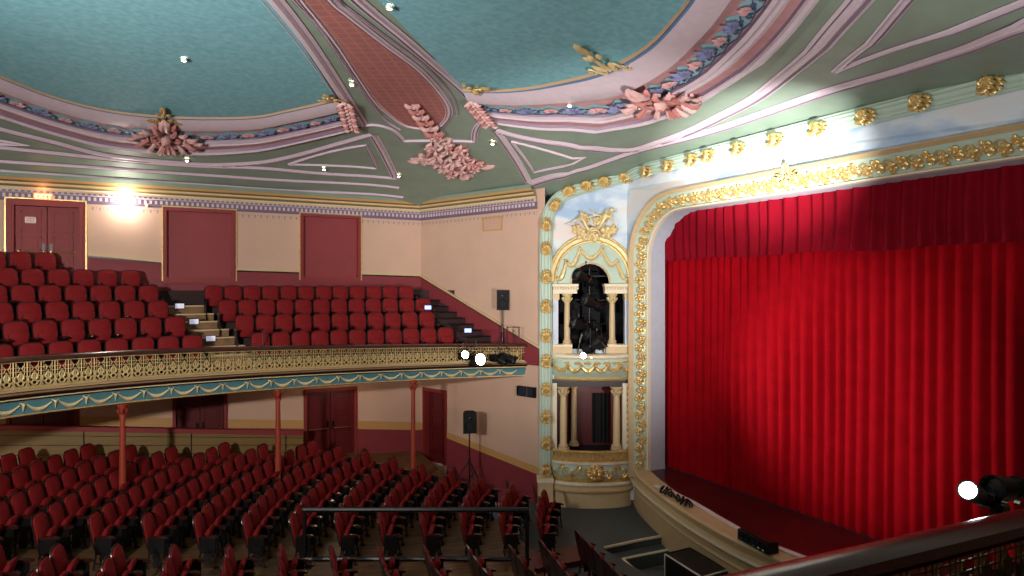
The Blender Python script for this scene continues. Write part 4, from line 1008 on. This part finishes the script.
# timber platform in the stalls gangway
P = [at_z(x, y, .14) for x, y in ((530, 553), (578, 545), (592, 553), (584, 560), (546, 566), (528, 572))]
t_ = thing('timber_step', 'low dark red-brown timber step in the gangway by the front seats', 'step', P[0] * 1); m = MB(); n = len(P); m.add(P + [p - V3 * .12 for p in P], [tuple(range(n))] + [(i, (i + 1) % n, n + (i + 1) % n, n + i) for i in range(n)], 'doordk'); part('tread', m, t_)

# ------------------------------------------------------------------ balcony
class Curve:
    def __init__(s, P, inward):
        s.P = smooth_pts([V((*p, 0)) for p in P], 8); s.S = [0]
        for a, b in zip(s.P, s.P[1:]): s.S.append(s.S[-1] + (b - a).length)
        s.L = s.S[-1]; s.sg = inward
    def at(s, q):
        q = max(0, min(s.L - 1e-6, q)); lo, hi = 0, len(s.S) - 2
        while lo < hi:
            md = (lo + hi + 1) // 2
            if s.S[md] <= q: lo = md
            else: hi = md - 1
        i = lo; f = (q - s.S[i]) / (s.S[i + 1] - s.S[i]); p = s.P[i].lerp(s.P[i + 1], f)
        t0 = (s.P[min(i + 1, len(s.P) - 1)] - s.P[max(i - 1, 0)]).normalized(); t1 = (s.P[min(i + 2, len(s.P) - 1)] - s.P[i]).normalized(); t = t0.lerp(t1, f).normalized()
        return p, t, V((t.y, -t.x, 0)) * s.sg
RAIL = Curve([(-6.4, 9.8), (-6.0, 11.6), (-5.2, 13.2), (-4.0, 14.75), (-2.65, 15.95), (-1.5, 16.55), (-.3, 16.98), (1.2, 17.3), (2.8, 17.46), (4.6, 17.5), (6.3, 17.38), (7.9, 17.15), (9.45, 16.8)], 1)
def rail_z(X): return EYE - interp([(-7, 1.31), (-2.6, 1.33), (-.5, 1.36), (2.2, 1.42), (5.9, 1.52), (9.5, 1.60)], X)
SOF = 3.56
def balcony_front(C, name, label, zf, s0, s1, pitch=.24, og='fret'):
    t_ = thing(name, label, 'balustrade', tuple(C.at((s0 + s1) / 2)[0][:2]) + (SOF,))
    N = int((s1 - s0) / .25); SS = [s0 + (s1 - s0) * i / N for i in range(N + 1)]
    def pos(q, o, v):         # v: 0 bottom .. 1 top of the front
        p, t, n = C.at(q); zt = zf(p.x); return p + n * o + V3 * lerp(SOF, zt, v)
    def sw(prof, mm=None, nm='', sm=35):
        m = MB()
        for (o0, v0, c0), (o1, v1, _) in zip(prof, prof[1:]): m.grid([[pos(q, o0, v0) for q in SS], [pos(q, o1, v1) for q in SS]], c0)
        part(nm, m, t_, sm)
    c = 'railw'; sw([(-.13, .905, c), (-.15, .94, c), (-.12, .98, c), (-.04, 1.0, c), (.05, 1.0, c), (.11, .975, c), (.12, .94, c), (.08, .91, c), (-.13, .905, c)], nm='handrail')
    sw([(.02, .46, 'tanb'), (.06, .455, 'tanb'), (.07, .42, 'darkwood'), (.03, .40, 'tanb'), (.12, .38, 'railw'), (.13, .365, 'railw'), (.07, .35, 'darkwood'), (.05, .325, 'darkwood'), (.14, .32, 'palegold'), (.14, .30, 'gold'), (.02, .29, 'darkwood'), (.02, .265, 'darkwood')], nm='cornice')
    sw([(.04, .265, 'teal2'), (.03, .255, 'teal2'), (-.02, .05, 'teal2'), (.0, .045, 'gold'), (.0, .02, 'darkwood'), (-.06, .0, 'darkwood'), (-.5, .0, 'darkwood')], nm='fascia')
    m = MB()     # openwork iron panels
    k = int((s1 - s0) / pitch); 
    bar = lambda q0, v0, q1, v1, r, mm, o=.0: m.tube([pos(q0, o, v0), pos(q1, o, v1)], r, mm, 4, False)
    for v, r in ((.895, .012), (.80, .008), (.735, .008)): m.tube([pos(q, 0, v) for q in SS], r, og, 4, False)
    m.grid([[pos(q, .0, v) for q in SS] for v in (.455, .50)], og)
    for i in range(k + 1):
        q = s0 + i * pitch; bar(q, .46, q, .91, .013, og)
        for f in (.2, .8): bar(q + f * pitch, .6, q + f * pitch, .9, .007, og)
        h = q + pitch / 2; H_ = zf(C.at(h)[0].x) - SOF
        if C.at(h)[0].x > 9.3 and C.sg == 1: continue
        # lyre of leaves and a pierced ring at the foot of each panel
        def P2(du, dv, o=.02): return pos(h + du, o, .5 + dv / H_)
        ringp = [P2(.052 * math.cos(a), .06 + .05 * math.sin(a)) for a in [2 * PI * j / 9 for j in range(10)]]; m.tube(ringp, .019, og, 5, False)
        for s in (-1, 1):
            m.tube([P2(s * .052, .06), P2(s * .10, .10), P2(s * .115, .04), P2(s * .08, -.01)], [.02, .024, .02, .014], og, 5, False)
            m.tube([P2(s * .02, .12), P2(s * .05, .17), P2(s * .035, .23), P2(0, .27)], [.02, .02, .016, .01], og, 4, False)
            m.tube([P2(s * .115, .1), P2(s * .1, .19), P2(s * .06, .2)], [.014, .014, .008], og, 4, False)
            m.tube([P2(s * .05, .30), P2(s * .02, .35), P2(s * .06, .41)], .009, og, 4, False)
        m.tube([P2(0, .11), P2(0, .30)], [.026, .01], og, 5, False); 
    part('openwork_panel', m, t_, 50)
    m = MB(); pt = .56; k = int((s1 - s0) / pt)
    for i in range(k):
        a = s0 + i * pt; P = []
        for j in range(9):
            f = j / 8; v = .20 - .105 * math.sin(PI * f); P.append(pos(a + .06 + (pt - .12) * f, lerp(.04, -.02, (.265 - v) / .215) + .015, v))
        m.tube(P, [.012, .02, .03, .042, .048, .042, .03, .02, .012], 'palegold', 5)
        q = pos(a, .05, .2); m.ball(q, .035, 'palegold', 6); m.tube([q, pos(a, .02, .09)], [.03, .01], 'palegold', 5)
        for s in (-1, 1): m.tube([q, pos(a + s * .07, .03, .24)], [.02, .006], 'palegold', 4)
    part('garland', m, t_, 50)
    return t_
balcony_front(RAIL, 'balcony_balustrade', 'curving balcony front opposite, gilt openwork over a teal garlanded band', rail_z, 0, RAIL.L)
n1, n2 = at_z(740, 578, 4.66), at_z(1024, 513, 4.60); dn = (n2 - n1).normalized()
NEAR = Curve([tuple((n1 + dn * x)[:2]) for x in (-3.5, -2, 0, 1.5, 3, 4.5, 6)], -1)
rail_n = lambda X: lerp(4.66, 4.60, (X - n1.x) / (n2.x - n1.x))
balcony_front(NEAR, 'balcony_balustrade', 'polished dark rail and openwork of the near balcony front seen from behind', rail_n, 0, NEAR.L, og='fret_shade')

FZ = [EYE - .95 - D for D in (1.17, .735, .345, -.045, -.45, -.88)]
OFF = [.55 + .68 * i for i in range(6)]
def clampw(p, e=.0):
    q = V((p.x, min(p.y, FARY + e), 0)); d = SPN.dot(q - SPP)
    if d > e: q -= SPN * (d - e)
    return q
m = MB(); N = 60; SS = [RAIL.L * i / N for i in range(N + 1)]
edges = [.16] + [OFF[i] - .40 for i in range(1, 6)] + [6]
for r in range(6):
    for a, b in ((edges[r], edges[r + 1]),):
        A = [clampw((lambda pt: pt[0] - pt[2] * a)(RAIL.at(q))) for q in SS]; B = [clampw((lambda pt: pt[0] - pt[2] * b)(RAIL.at(q))) for q in SS]
        m.grid([[p + V3 * FZ[r] for p in A], [p + V3 * FZ[r] for p in B]], 'carpet')
        z0 = SOF if r == 0 else FZ[r - 1]; m.grid([[p + V3 * z0 for p in A], [p + V3 * FZ[r] for p in A]], 'carpet')
# soffit
A = [RAIL.at(q)[0] - RAIL.at(q)[2] * -.0 + V3 * (SOF + .02) for q in SS]; B = [clampw(RAIL.at(q)[0] - RAIL.at(q)[2] * 7) + V3 * (SOF + .02) for q in SS]
m.grid([A, B], 'ivory'); m.build('floor_balcony', kind='structure')
m = MB(); A = [NEAR.at(q)[0] for q in (0, NEAR.L)]
m.quad(*[V((p.x, p.y, 3.8)) for p in (A[0], A[1])], V((A[1].x, -1.9, 3.8)), V((A[0].x, -1.9, 3.8)), 'carpet'); m.quad(*[V((p.x, p.y, SOF)) for p in (A[0], A[1])], V((A[1].x, -1.9, SOF)), V((A[0].x, -1.9, SOF)), 'ivory'); m.build('floor_near_balcony', kind='structure')

# slender columns carrying the balcony
def px_of(p):
    z = SN * p.x + CS * p.y; r = CS * p.x - SN * p.y; return 512 + FOC * r / z, 288 - (p.z - EYE) * FOC / z
for px, lab in ((122.5, 'slender red iron column under the balcony among the left stalls seats'), (277.5, 'slender red iron column standing before the panelled double doors'), (413.5, 'slender red iron column beside the narrow corner doorway')):
    best = None
    for i in range(400):
        p, t, n = RAIL.at(RAIL.L * i / 400); q = p - n * .22; e = abs(px_of(V((q.x, q.y, 3.5)))[0] - px)
        if best is None or e < best[0]: best = (e, q)
    q = best[1]; f = rake(q.x, q.y); t_ = thing('iron_column', lab, 'column', (q.x, q.y, f), 0, 'iron columns under the balcony'); h = SOF - f
    m = MB(); m.lathe([(.13, 0), (.13, .08), (.09, .12), (.08, .5), (.065, h * .5), (.055, h - .3)], (0, 0, 0), 'colr', 14); m.build('shaft', t_, 40)
    m = MB(); m.lathe([(.055, h - .3), (.08, h - .29), (.08, h - .26), (.06, h - .24), (.075, h - .16), (.10, h - .06), (.115, h - .05), (.115, h)], (0, 0, 0), 'colr', 14)
    for k in range(8):
        a = k * PI / 4; d = V((math.cos(a), math.sin(a), 0)); m.leaf(V((0, 0, h - .25)) + d * .06, V3 + d * .2, d, .18, .02, 'colr', .7, 4)
    m.build('capital', t_, 40)

# ------------------------------------------------------------------ theatre seats
def rpanel(m, w, h, z0, xf, lean, th, mm, bulge=.03, rad=.09, N=8, back=True):
    rows = []; b = []
    for i in range(N + 1):
        v = -1 + 2 * i / N; r = []; rb = []
        for j in range(N + 1):
            u = -1 + 2 * j / N
            y, z = u * w / 2, v * h / 2; cr = rad
            ax, az = w / 2 - cr, h / 2 - cr
            if abs(y) > ax and z > az:
                dx, dz = abs(y) - ax, z - az; mx = max(dx, dz); L = math.hypot(dx, dz)
                if L > 0: f = mx / L; y = math.copysign(ax + dx * f, y); z = az + dz * f
            d = bulge * (1 - u * u) ** .5 * (1 - v * v) ** .5
            zz = z0 + h / 2 + z; x = xf - (zz - .42) * lean
            r.append(V((x + d, y, zz))); rb.append(V((x - th, y, zz)))
        rows.append(r); b.append(rb)
    m.grid(rows, mm)
    if back: m.grid([r[::-1] for r in b], mm)
    ed = lambda R: [R[0][j] for j in range(N)] + [R[i][N] for i in range(N)] + [R[N][j] for j in range(N, 0, -1)] + [R[i][0] for i in range(N, 0, -1)]
    m.grid([ed(rows), ed(b)], mm, True)
def make_seat(name, label, group, tip, vel):
    t = thing(name, label, 'seat', (0, 0, 0), 0, group)
    m = MB(); rpanel(m, .44, .54, .42, -.14, .2, .03, vel, .05, .12); m.build('backrest', t, 50)
    m = MB(); rpanel(m, .485, .60, .38, -.168, .2, .022, 'darkwood', .0, .14); m.build('back_shell', t, 50)
    m = MB(); R = Matrix.Rotation(-tip, 3, 'Y'); k_ = 1 if tip < 1 else .9
    sec = [(0, -.03), (.0, .035), (.10, .055), (.24, .055), (.33, .04), (.355, .0), (.33, -.035), (0, -.035)]
    rows = []
    for y, k in (((-.18, .6), (-.16, 1), (.16, 1), (.18, .6)) if tip > 1.25 else ((-.15, .5), (-.12, 1), (.12, 1), (.15, .5))): rows.append([R @ V((x * k_ * (1 if k == 1 else .96), y, z * k)) + V((-.11, 0, .42)) for x, z in sec])
    m.grid(rows, vel, False); m.add(rows[0], [tuple(range(8))], vel); m.add(rows[3], [tuple(range(8))], vel); m.build('seat_cushion', t, 50)
    for s in (-1, 1):
        m = MB(); y = s * .252
        m.grid([[V((-.17 + .02, y + dy, .60 + dz)), V((0, y + dy * 1.2, .615 + dz)), V((.14, y + dy * 1.2, .61 + dz)), V((.2, y + dy * .8, .585 + dz))] for dy, dz in ((-.024, -.015), (-.024, .012), (.024, .012), (.024, -.015))], 'armw', True)
        m.build('armrest', t, 30)
        m = MB(); m.tube([(-.15, y, .6), (-.13, y, .3), (-.17, y, .02)], [.016, .02, .018], 'iron', 4); m.tube([(.13, y, .59), (.09, y, .4), (.12, y, .2), (.15, y, .02)], [.015, .018, .018, .016], 'iron', 4)
        m.tube([(-.13, y, .3), (.0, y, .36), (.09, y, .4)], .014, 'iron', 4); m.tube([(-.15, y, .14), (0, y, .10), (.12, y, .14)], .013, 'iron', 4)
        m.tube([V((-.02 + .06 * math.cos(a), y, .47 + .06 * math.sin(a))) for a in [PI * j / 4 for j in range(9)]], .010, 'iron', 4, False); m.tube([V((-.02 + .055 * math.cos(a), y, .22 + .055 * math.sin(a))) for a in [PI * j / 4 for j in range(9)]], .010, 'iron', 4, False)
        m.box((0, y, .44), (.26, .02, .29), 'iron'); m.box((-.005, y, .18), (.12, .02, .30), 'iron')
        for x in (-.17, .15): m.box((x, y, .01), (.09, .035, .02), 'iron')
        m.build('side_frame', t)
    return t
stall = make_seat('stalls_chair', 'x', 'red velvet stalls seats', 1.2, 'velvet2'); bal = make_seat('balcony_chair', 'x', 'red velvet balcony seats', 1.30, 'velvet2')
used = {id(stall): False, id(bal): False}
def put(pr, loc, rz, label):
    if not used[id(pr)]:
        used[id(pr)] = True; pr.location = loc; pr.rotation_euler = (0, 0, rz); pr['label'] = label; return pr
    return dup(pr, loc, rz, label)
# stalls: arcs round a point on the stage, split by a cross gangway
nst = 0
for i in range(-1, 15):
    R = 6.86 + .85 * i
    if i < 0: continue
    th = 17.0; head = interp([(0, 29.1), (1, 26.8), (2, 25.0), (3, 23.5), (4, 22.3), (5, 21.3), (6, 20.4), (7, 19.5), (8, 18.9), (9, 18.3), (10, 17.8), (11, 17.3), (12, 16.9), (13, 16.5), (14, 16.2)], i)
    near = interp([(0, 13.2), (4, 12.4), (8, 12.0), (14, 11.8)], i)
    step = math.degrees(.55 / R)
    a = head; k = 0
    while True:
        X, Y = CX - R * math.cos(math.radians(a)), CY + R * math.sin(math.radians(a))
        amax = 46 if i > 0 else 46.5
        if a > amax or Y > 19.35 or (X > -.5 + 20 ): break
        pxl = px_of(V((X, Y, rake(X, Y) + .7)))
        if pxl[0] > -14:
            put(stall, (X, Y, rake(X, Y)), math.atan2(CY - Y, CX - X), 'stalls seat beyond the gangway, %s from it, %s row from the stage' % (ORD[k], ORD[i])); nst += 1
        a += step; k += 1
    a = near; k = 0
    while k < 6:
        X, Y = CX - R * math.cos(math.radians(a)), CY + R * math.sin(math.radians(a)); pxl = px_of(V((X, Y, rake(X, Y) + .87)))
        if pxl[1] < 584 and pxl[0] > -20 and i > 0:
            put(stall, (X, Y, rake(X, Y) + .0), math.atan2(CY - Y, CX - X), 'stalls seat this side of the gangway, %s from it, %s row from stage' % (ORD[k], ORD[i])); nst += 1
        a -= step; k += 1
for r, (px0, py0, dx, dy, n) in enumerate([(555, 543, .0, 0, 6), (591, 534, 0, 0, 6)]):
    p0 = at_z(px0, py0, .92); 
    for k in range(n):
        q = V((p0.x, p0.y, 0)) + V((-.125, -.52, 0)) * k
        put(stall, (q.x, q.y, 0.0), -.24, 'dark red front seat in the row %s, %s from its far end' % (('beside the timber step', 'nearest the black case')[r], ORD[k])); nst += 1
# balcony rows
lims = [(-12, 207, 252, 463), (-12, 189, 236, 450), (-12, 172, 219, 432), (-12, 162, 205, 416), (-12, 144, 0, 0), (-12, 61, 0, 0)]
nb = 0
for r in range(6):
    q = .3; left = []; right = []
    pts = []; s = 0; P = []
    for i in range(2400):
        p, t, n = RAIL.at(RAIL.L * i / 2400); P.append((p - n * OFF[r], t, n))
    acc = 0; L = []; last = P[0][0]; seatsp = .50
    for (p, t, n) in P:
        acc += (p - last).length; last = p; L.append(acc)
    for side, (x0, x1) in enumerate((lims[r][:2], lims[r][2:])):
        if x1 <= x0: continue
        idx = [i for i, (p, t, n) in enumerate(P) if x0 <= px_of(V((p.x, p.y, 5)))[0] <= x1]
        if not idx: continue
        sp = .50 if side else .53
        if side == 0: start, d, end = L[idx[-1]] - sp / 2, -1, L[idx[0]]
        else: start, d, end = L[idx[0]] + sp / 2, 1, L[idx[-1]]
        k = 0; pos_ = start
        while (pos_ > end if d < 0 else pos_ < end - sp * .3) and k < 29:
            j = min(range(len(L)), key=lambda z: abs(L[z] - pos_)); p, t, n = P[j]
            rz = math.atan2(n.y, n.x)
            put(bal, (p.x, p.y, FZ[r]), rz, 'red balcony seat %s the stair, %s from it, %s row up' % (('before', 'beyond')[side], ORD[k], ORD[r])); nb += 1
            k += 1; pos_ += d * sp

# balcony stair between the blocks, with white step labels
t_ = thing('balcony_stair', 'worn timber balcony steps between the two blocks of red seats', 'stairs', at_y(190, 345, 18.2))
def srow(r, px):   # point on row r's line at a picture column
    b = None
    for i in range(1200):
        p, t, n = RAIL.at(RAIL.L * i / 1200); w = p - n * r; e = abs(px_of(V((w.x, w.y, 5)))[0] - px)
        if b is None or e < b[0]: b = (e, w, t, n)
    return b[1:]
steps = []
for r, pxl in ((0, 240), (1, 230), (2, 218), (3, 202), (4, 187)):
    e = edges[r]; z = FZ[r]
    if r:
        w, t, n = srow(e - .17, pxl + 6); R = Matrix.Rotation(math.atan2(t.y, t.x), 3, 'Z'); zm = (FZ[r - 1] + FZ[r]) / 2; m = MB()
        m.box(w + V3 * (zm - .09), (.95, .34, .20), 'woodstep', R); m.box(w + n * .175 + V3 * (zm), (.97, .04, .035), 'cream', R); part('step', m, t_); steps.append((w + n * .2, t, n, zm))
    w, t, n = srow(e + .14, pxl); R = Matrix.Rotation(math.atan2(t.y, t.x), 3, 'Z'); m = MB()
    m.box(w + V3 * (z - .085), (.95, .34, .21), 'woodstep', R); m.box(w + n * .175 + V3 * (z + .01), (.97, .04, .035), 'cream', R); part('step', m, t_); steps.append((w + n * .2, t, n, z))
for k, (r, px_, py_) in enumerate(((2, 211, 338.5), (3, 193.7, 321.6), (4, 180, 306))):
    w, t, n = srow(edges[r] - .035 - .05, px_); c = w + V3 * at_d(px_, py_, SN * w.x + CS * w.y).z
    l_ = thing('step_label', 'white row marker on a riser of the balcony stair, %s one up' % ORD[k], 'marker', c, math.atan2(t.y, t.x), 'white row markers on the balcony stair')
    m = MB(); m.box((0, 0, 0), (.22, .012, .13), 'label'); m.build('plate', l_)
    m = MB(); m.box((0, .006, 0), (.25, .008, .16), 'iron'); m.build('backing', l_)
w, t, n, z = steps[1]; h_ = thing('stair_post', 'thin dark handrail post at the foot of the balcony stair', 'post', w + t * .6)
m = MB(); b0 = w + t * .6 + V3 * (z - .3); m.tube([b0, b0 + V3 * 1.15], .014, 'iron', 6); part('shaft', m, h_); m = MB(); m.ball(b0 + V3 * 1.17, .025, 'iron'); part('knob', m, h_)
# dark end stair with blue lights
t_ = thing('end_stair', 'dark carpeted steps falling along the corner wall at the balcony end', 'stairs', at_y(440, 330, 18.5))
for i in range(7):
    px = 424 + i * 8.3; py = 300 + i * 6.0; sp = at_sp(px + 10, py, -.0) ; c = V((sp.x, sp.y, 0)) - SPN * .5; z = at_d(px, py, ray(px, py).y * 0 + (SN * c.x + CS * c.y)).z
    m = MB(); R = Matrix.Rotation(math.atan2(SPU.y, SPU.x), 3, 'Z'); m.box(c + V3 * (z - .2), (.62, 1.0, .4), 'carpet', R); m.box(c + V3 * (z - .01) + SPU * .3, (.03, 1.0, .03), 'iron', R); part('step', m, t_)
for px, py, lab in ((428, 307.5, 'upper small blue step light at the balcony end stair'), (468, 330.5, 'lower small blue step light at the balcony end stair')):
    z_ = 19.9 if px < 440 else 18.6; c = at_d(px, py, z_); l_ = thing('step_light', lab, 'light', c); m = MB(); m.box(c, (.18, .02, .10), 'bluelamp', Matrix.Rotation(-.49, 3, 'Z')); part('lens', m, l_)
    m = MB(); m.box(c + V((.01, .03, 0)), (.22, .04, .14), 'iron', Matrix.Rotation(-.49, 3, 'Z')); part('housing', m, l_)

# ------------------------------------------------------------------ loudspeakers
def speaker(px, py_top, py_bot, w, base, z, tripod, lab, lab2):
    c = at_d(px, (py_top + py_bot) / 2, z); h = (py_bot - py_top) * z / FOC; ww = w * z / FOC
    b = V((c.x, c.y, base)); s_ = thing('speaker_stand', lab2, 'stand', b)
    m = MB(); m.tube([b + V3 * .05, c - V3 * h * .5], .022, 'blackm', 8); part('pole', m, s_)
    for k in range(3):
        a = k * 2.094 + .5; d = V((math.cos(a), math.sin(a), 0)); m = MB(); m.tube([b + V3 * .75, b + d * .5 + V3 * .02], .015, 'blackm', 6); m.tube([b + V3 * .3, b + d * .32 + V3 * .3], .01, 'blackm', 5); part('leg', m, s_)
    m = MB(); m.lathe([(.03, .68), (.04, .7), (.04, .8), (.03, .82)], b, 'blackm', 10); part('collar', m, s_)
    t = thing('loudspeaker', lab, 'speaker', c, -.35); m = MB()
    q = [(-ww / 2, -.16), (ww / 2, -.16), (ww * .32, .17), (-ww * .32, .17)]
    m.add([V((x, y, z_)) for z_ in (-h / 2, h / 2) for x, y in q], [(0, 1, 2, 3), (4, 5, 6, 7), (0, 1, 5, 4), (1, 2, 6, 5), (2, 3, 7, 6), (3, 0, 4, 7)], 'black'); m.build('cabinet', t)
    m = MB(); m.box((0, -.165, -h * .04), (ww * .88, .02, h * .84), 'black'); m.lathe([(.001, .01), (ww * .3, .0), (ww * .34, .016), (ww * .36, .0)], (0, -.175, -h * .18), 'black', 16, (0, -1, 0)); m.lathe([(.001, .01), (ww * .13, .0), (ww * .15, .012)], (0, -.175, h * .22), 'blackm', 12, (0, -1, 0)); m.build('grille', t, 40)
    return c
q = at_d(502, 345, 18.9)
speaker(502.3, 290, 310, 12.5, FZ[0], 19.7, True, 'black loudspeaker raised above the balcony end', 'thin black stand holding the loudspeaker at the balcony end')
b = at_d(469.5, 430, 19.4); speaker(469.5, 411.5, 432.5, 13.5, rake(b.x, b.y), 19.4, True, 'black loudspeaker on a tripod beside the stalls corner doorway', 'black tripod stand under the stalls loudspeaker')

# black guard rail over the gangway
t_ = thing('guard_rail', 'black two-bar pipe guard rail crossing the stalls gangway', 'railing', at_d(415, 540, 13.2))
G = lambda px, py: at_d(px, py, 13.2)
m = MB(); m.tube([G(303, 509.7), G(528, 509.7)], .052, 'blackm', 8); part('top_bar', m, t_)
m = MB(); m.tube([G(303, 559), G(528, 559)], .052, 'blackm', 8); part('lower_bar', m, t_)
for px in (304.5, 527): p = G(px, 509); m = MB(); f = rake(p.x, p.y) if px < 400 else 0; m.tube([p, V((p.x, p.y, f))], .04, 'blackm', 8); m.box((p.x, p.y, f + .01), (.2, .2, .02), 'blackm'); part('post', m, t_)

# balcony-front lanterns at the far end and on the near rail
def on_front(px, o, dz):
    b = None
    for i in range(800):
        p, t, n = RAIL.at(RAIL.L * i / 800); w = p + n * o; e = abs(px_of(V((w.x, w.y, 5)))[0] - px)
        if b is None or e < b[0]: b = (e, w)
    return b[1] + V3 * (rail_z(b[1].x) - dz)
la1 = on_front(476.5, .32, .44); la2 = on_front(462.5, .32, .30)
lantern('stage_lantern', 'brightest lit white lantern clamped to the far balcony front', la1, (E0 - la1).normalized() + V((.5, -.1, .1)), .5, .17, 'frost')
lantern('stage_lantern', 'smaller lit lantern just left of the brightest one on the far balcony front', la2, (E0 - la2).normalized() + V((.4, 0, .1)), .38, .11, 'frost')
for px, dz, lab in ((498, .42, 'unlit dark lantern clamped to the balcony front beside the bright one'), (507, .38, 'unlit dark lantern nearest the balcony end on its front')):
    c = on_front(px, .3, dz); lantern('stage_lantern', lab, c, V((.5, -.75, -.25)), .5, .12)
t_ = thing('end_guard', 'small dark wire guard on the rail at the balcony end', 'railing', at_d(514, 343, 19.0)); m = MB()
G = lambda px, py: at_d(px, py, 19.0)
m.tube([G(507, 344), G(507, 327), G(519, 327), G(519, 344)], .02, 'iron', 5)
m.tube([G(513, 344), G(513, 327)], .014, 'iron', 5); part('frame', m, t_)
lc = at_d(973, 492.5, 5.25); ln = lantern('stage_lantern', 'large lit lantern glowing white above the near balcony rail', at_d(981, 497, 5.4), at_d(970, 491, 5.2) - at_d(1003, 508, 5.55), .52, .072, 'frost2', None, False)
c = at_d(1012, 488, 5.6); lantern('stage_lantern', 'unlit black lantern at the edge of view above the near rail', c, V((-.85, .1, .08)), .5, .1, None, None, False)
t_ = thing('lantern_clamp', 'black clamp and bracket fixing the lanterns to the near rail', 'clamp', at_d(1000, 512, 5.4)); m = MB()
m.tube([at_d(1000, 520, 5.3), at_d(1000, 500, 5.5), at_d(1030, 492, 5.6)], .03, 'blackm', 8); m.box(at_d(1000, 512, 5.4), (.1, .1, .12), 'blackm'); part('bracket', m, t_)
m = MB(); m.lathe([(.001, .02), (.02, .02), (.02, -.02)], at_d(1005, 504, 5.3), 'chrome', 8, (0, -1, 0)); m.lathe([(.001, .02), (.02, .02), (.02, -.02)], at_d(1018, 503, 5.3), 'chrome', 8, (0, -1, 0)); part('knob', m, t_)

# ------------------------------------------------------------------ lights
def light(kind, name, loc, energy, color=(1, 1, 1), size=.3, aim=None, angle=60, blend=.4, sy=None):
    L = bpy.data.lights.new(name, kind); L.energy = energy; L.color = color
    if kind == 'AREA':
        L.size = size
        if sy: L.shape = 'RECTANGLE'; L.size_y = sy
    else: L.shadow_soft_size = size
    if kind == 'SPOT': L.spot_size = math.radians(angle); L.spot_blend = blend
    o = bpy.data.objects.new(name, L); col.objects.link(o); o.location = loc
    if aim is not None: o.rotation_euler = (V(aim) - V(loc)).to_track_quat('-Z', 'Y').to_euler()
    return o
near_l = at_d(968, 489, 5.1) + V((0, .2, .05))
light('SPOT', 'key_near', near_l, 3900, (1, .97, .92), .05, (10.6, 15.4, 8.4), 62, .9)
light('SPOT', 'key_curtain', la1 + V((.15, -.35, .1)), 1800, (1, .95, .9), .06, (12.7, 8.4, 4.1), 44, 1.)
light('SPOT', 'key_curtain_front', (-5.6, 9.8, 6.2), 6500, (1, .95, .9), .06, (12.7, 9.1, 4.0), 22, 1.)  # added unseen frontal spot, evens out the curtain folds
light('SPOT', 'key_frieze', near_l + V((-.5, .1, 0)), 15000, (1, .98, .95), .05, (11.6, 10.3, 9.15), 26, 1.)
light('SPOT', 'key_cove', near_l + V((-1.5, -.6, .6)), 900, (1, .98, .95), .2, (9.5, 6.0, 9.9), 80, 1.)  # added unseen spot, lifts the dark right side of the ceiling
light('POINT', 'wall_lamp_glow', l0 + V((0, -.12, 0)), 40, (1, .9, .78), .06)
light('POINT', 'exit_glow', e0 + V((0, -.15, .12)), 2, (1, .4, .15), .05)
light('SPOT', 'house_up_side', (-5.5, 2.5, 6.8), 5600, (1, .95, .9), .3, (.2, 17, 10.4), 110, 1.)  # unseen uplight out of view, placed to light ceiling and side wall
light('SPOT', 'house_up_stage', (-6.0, 6.0, 6.4), 2600, (1, .95, .92), .3, (6, 13, 11.5), 84, 1.)  # second unseen uplight, aimed over the curtain at the stage-side ceiling
light('POINT', 'house_fill', (-3.0, 6.0, 7.4), 125, (1, .95, .9), .5)  # added fill point in mid-air, no fitting
light('POINT', 'under_balcony', (5.2, 19.6, 3.1), 14, (1, .75, .55), .15)
light('POINT', 'under_balcony_left', (-3.5, 18.6, 3.1), 12, (1, .75, .55), .15)
light('POINT', 'stalls_fill', (4.5, 13.0, 4.6), 12, (1, .85, .75), .4)
light('POINT', 'lower_box_fill', bp(590, 395, -.7), 2, (1, .7, .5), .1)  # dim warm point inside the lower box, no fitting there
w_ = bpy.data.worlds.new('World'); scene.world = w_; w_.use_nodes = True
w_.node_tree.nodes['Background'].inputs[0].default_value = (.02, .02, .025, 1)

cam = bpy.data.cameras.new('camera'); cam.sensor_width = 36; cam.lens = FOC / 1024 * 36; cam.clip_end = 200; cam.clip_start = .05
co = bpy.data.objects.new('camera', cam); col.objects.link(co); co.location = E0; co.rotation_euler = (PI / 2, 0, -math.atan2(SN, CS)); scene.camera = co
scene.view_settings.view_transform = 'Standard'; scene.view_settings.look = 'None'; scene.view_settings.exposure = .15; scene.view_settings.gamma = 1; scene.view_settings.use_curve_mapping = False
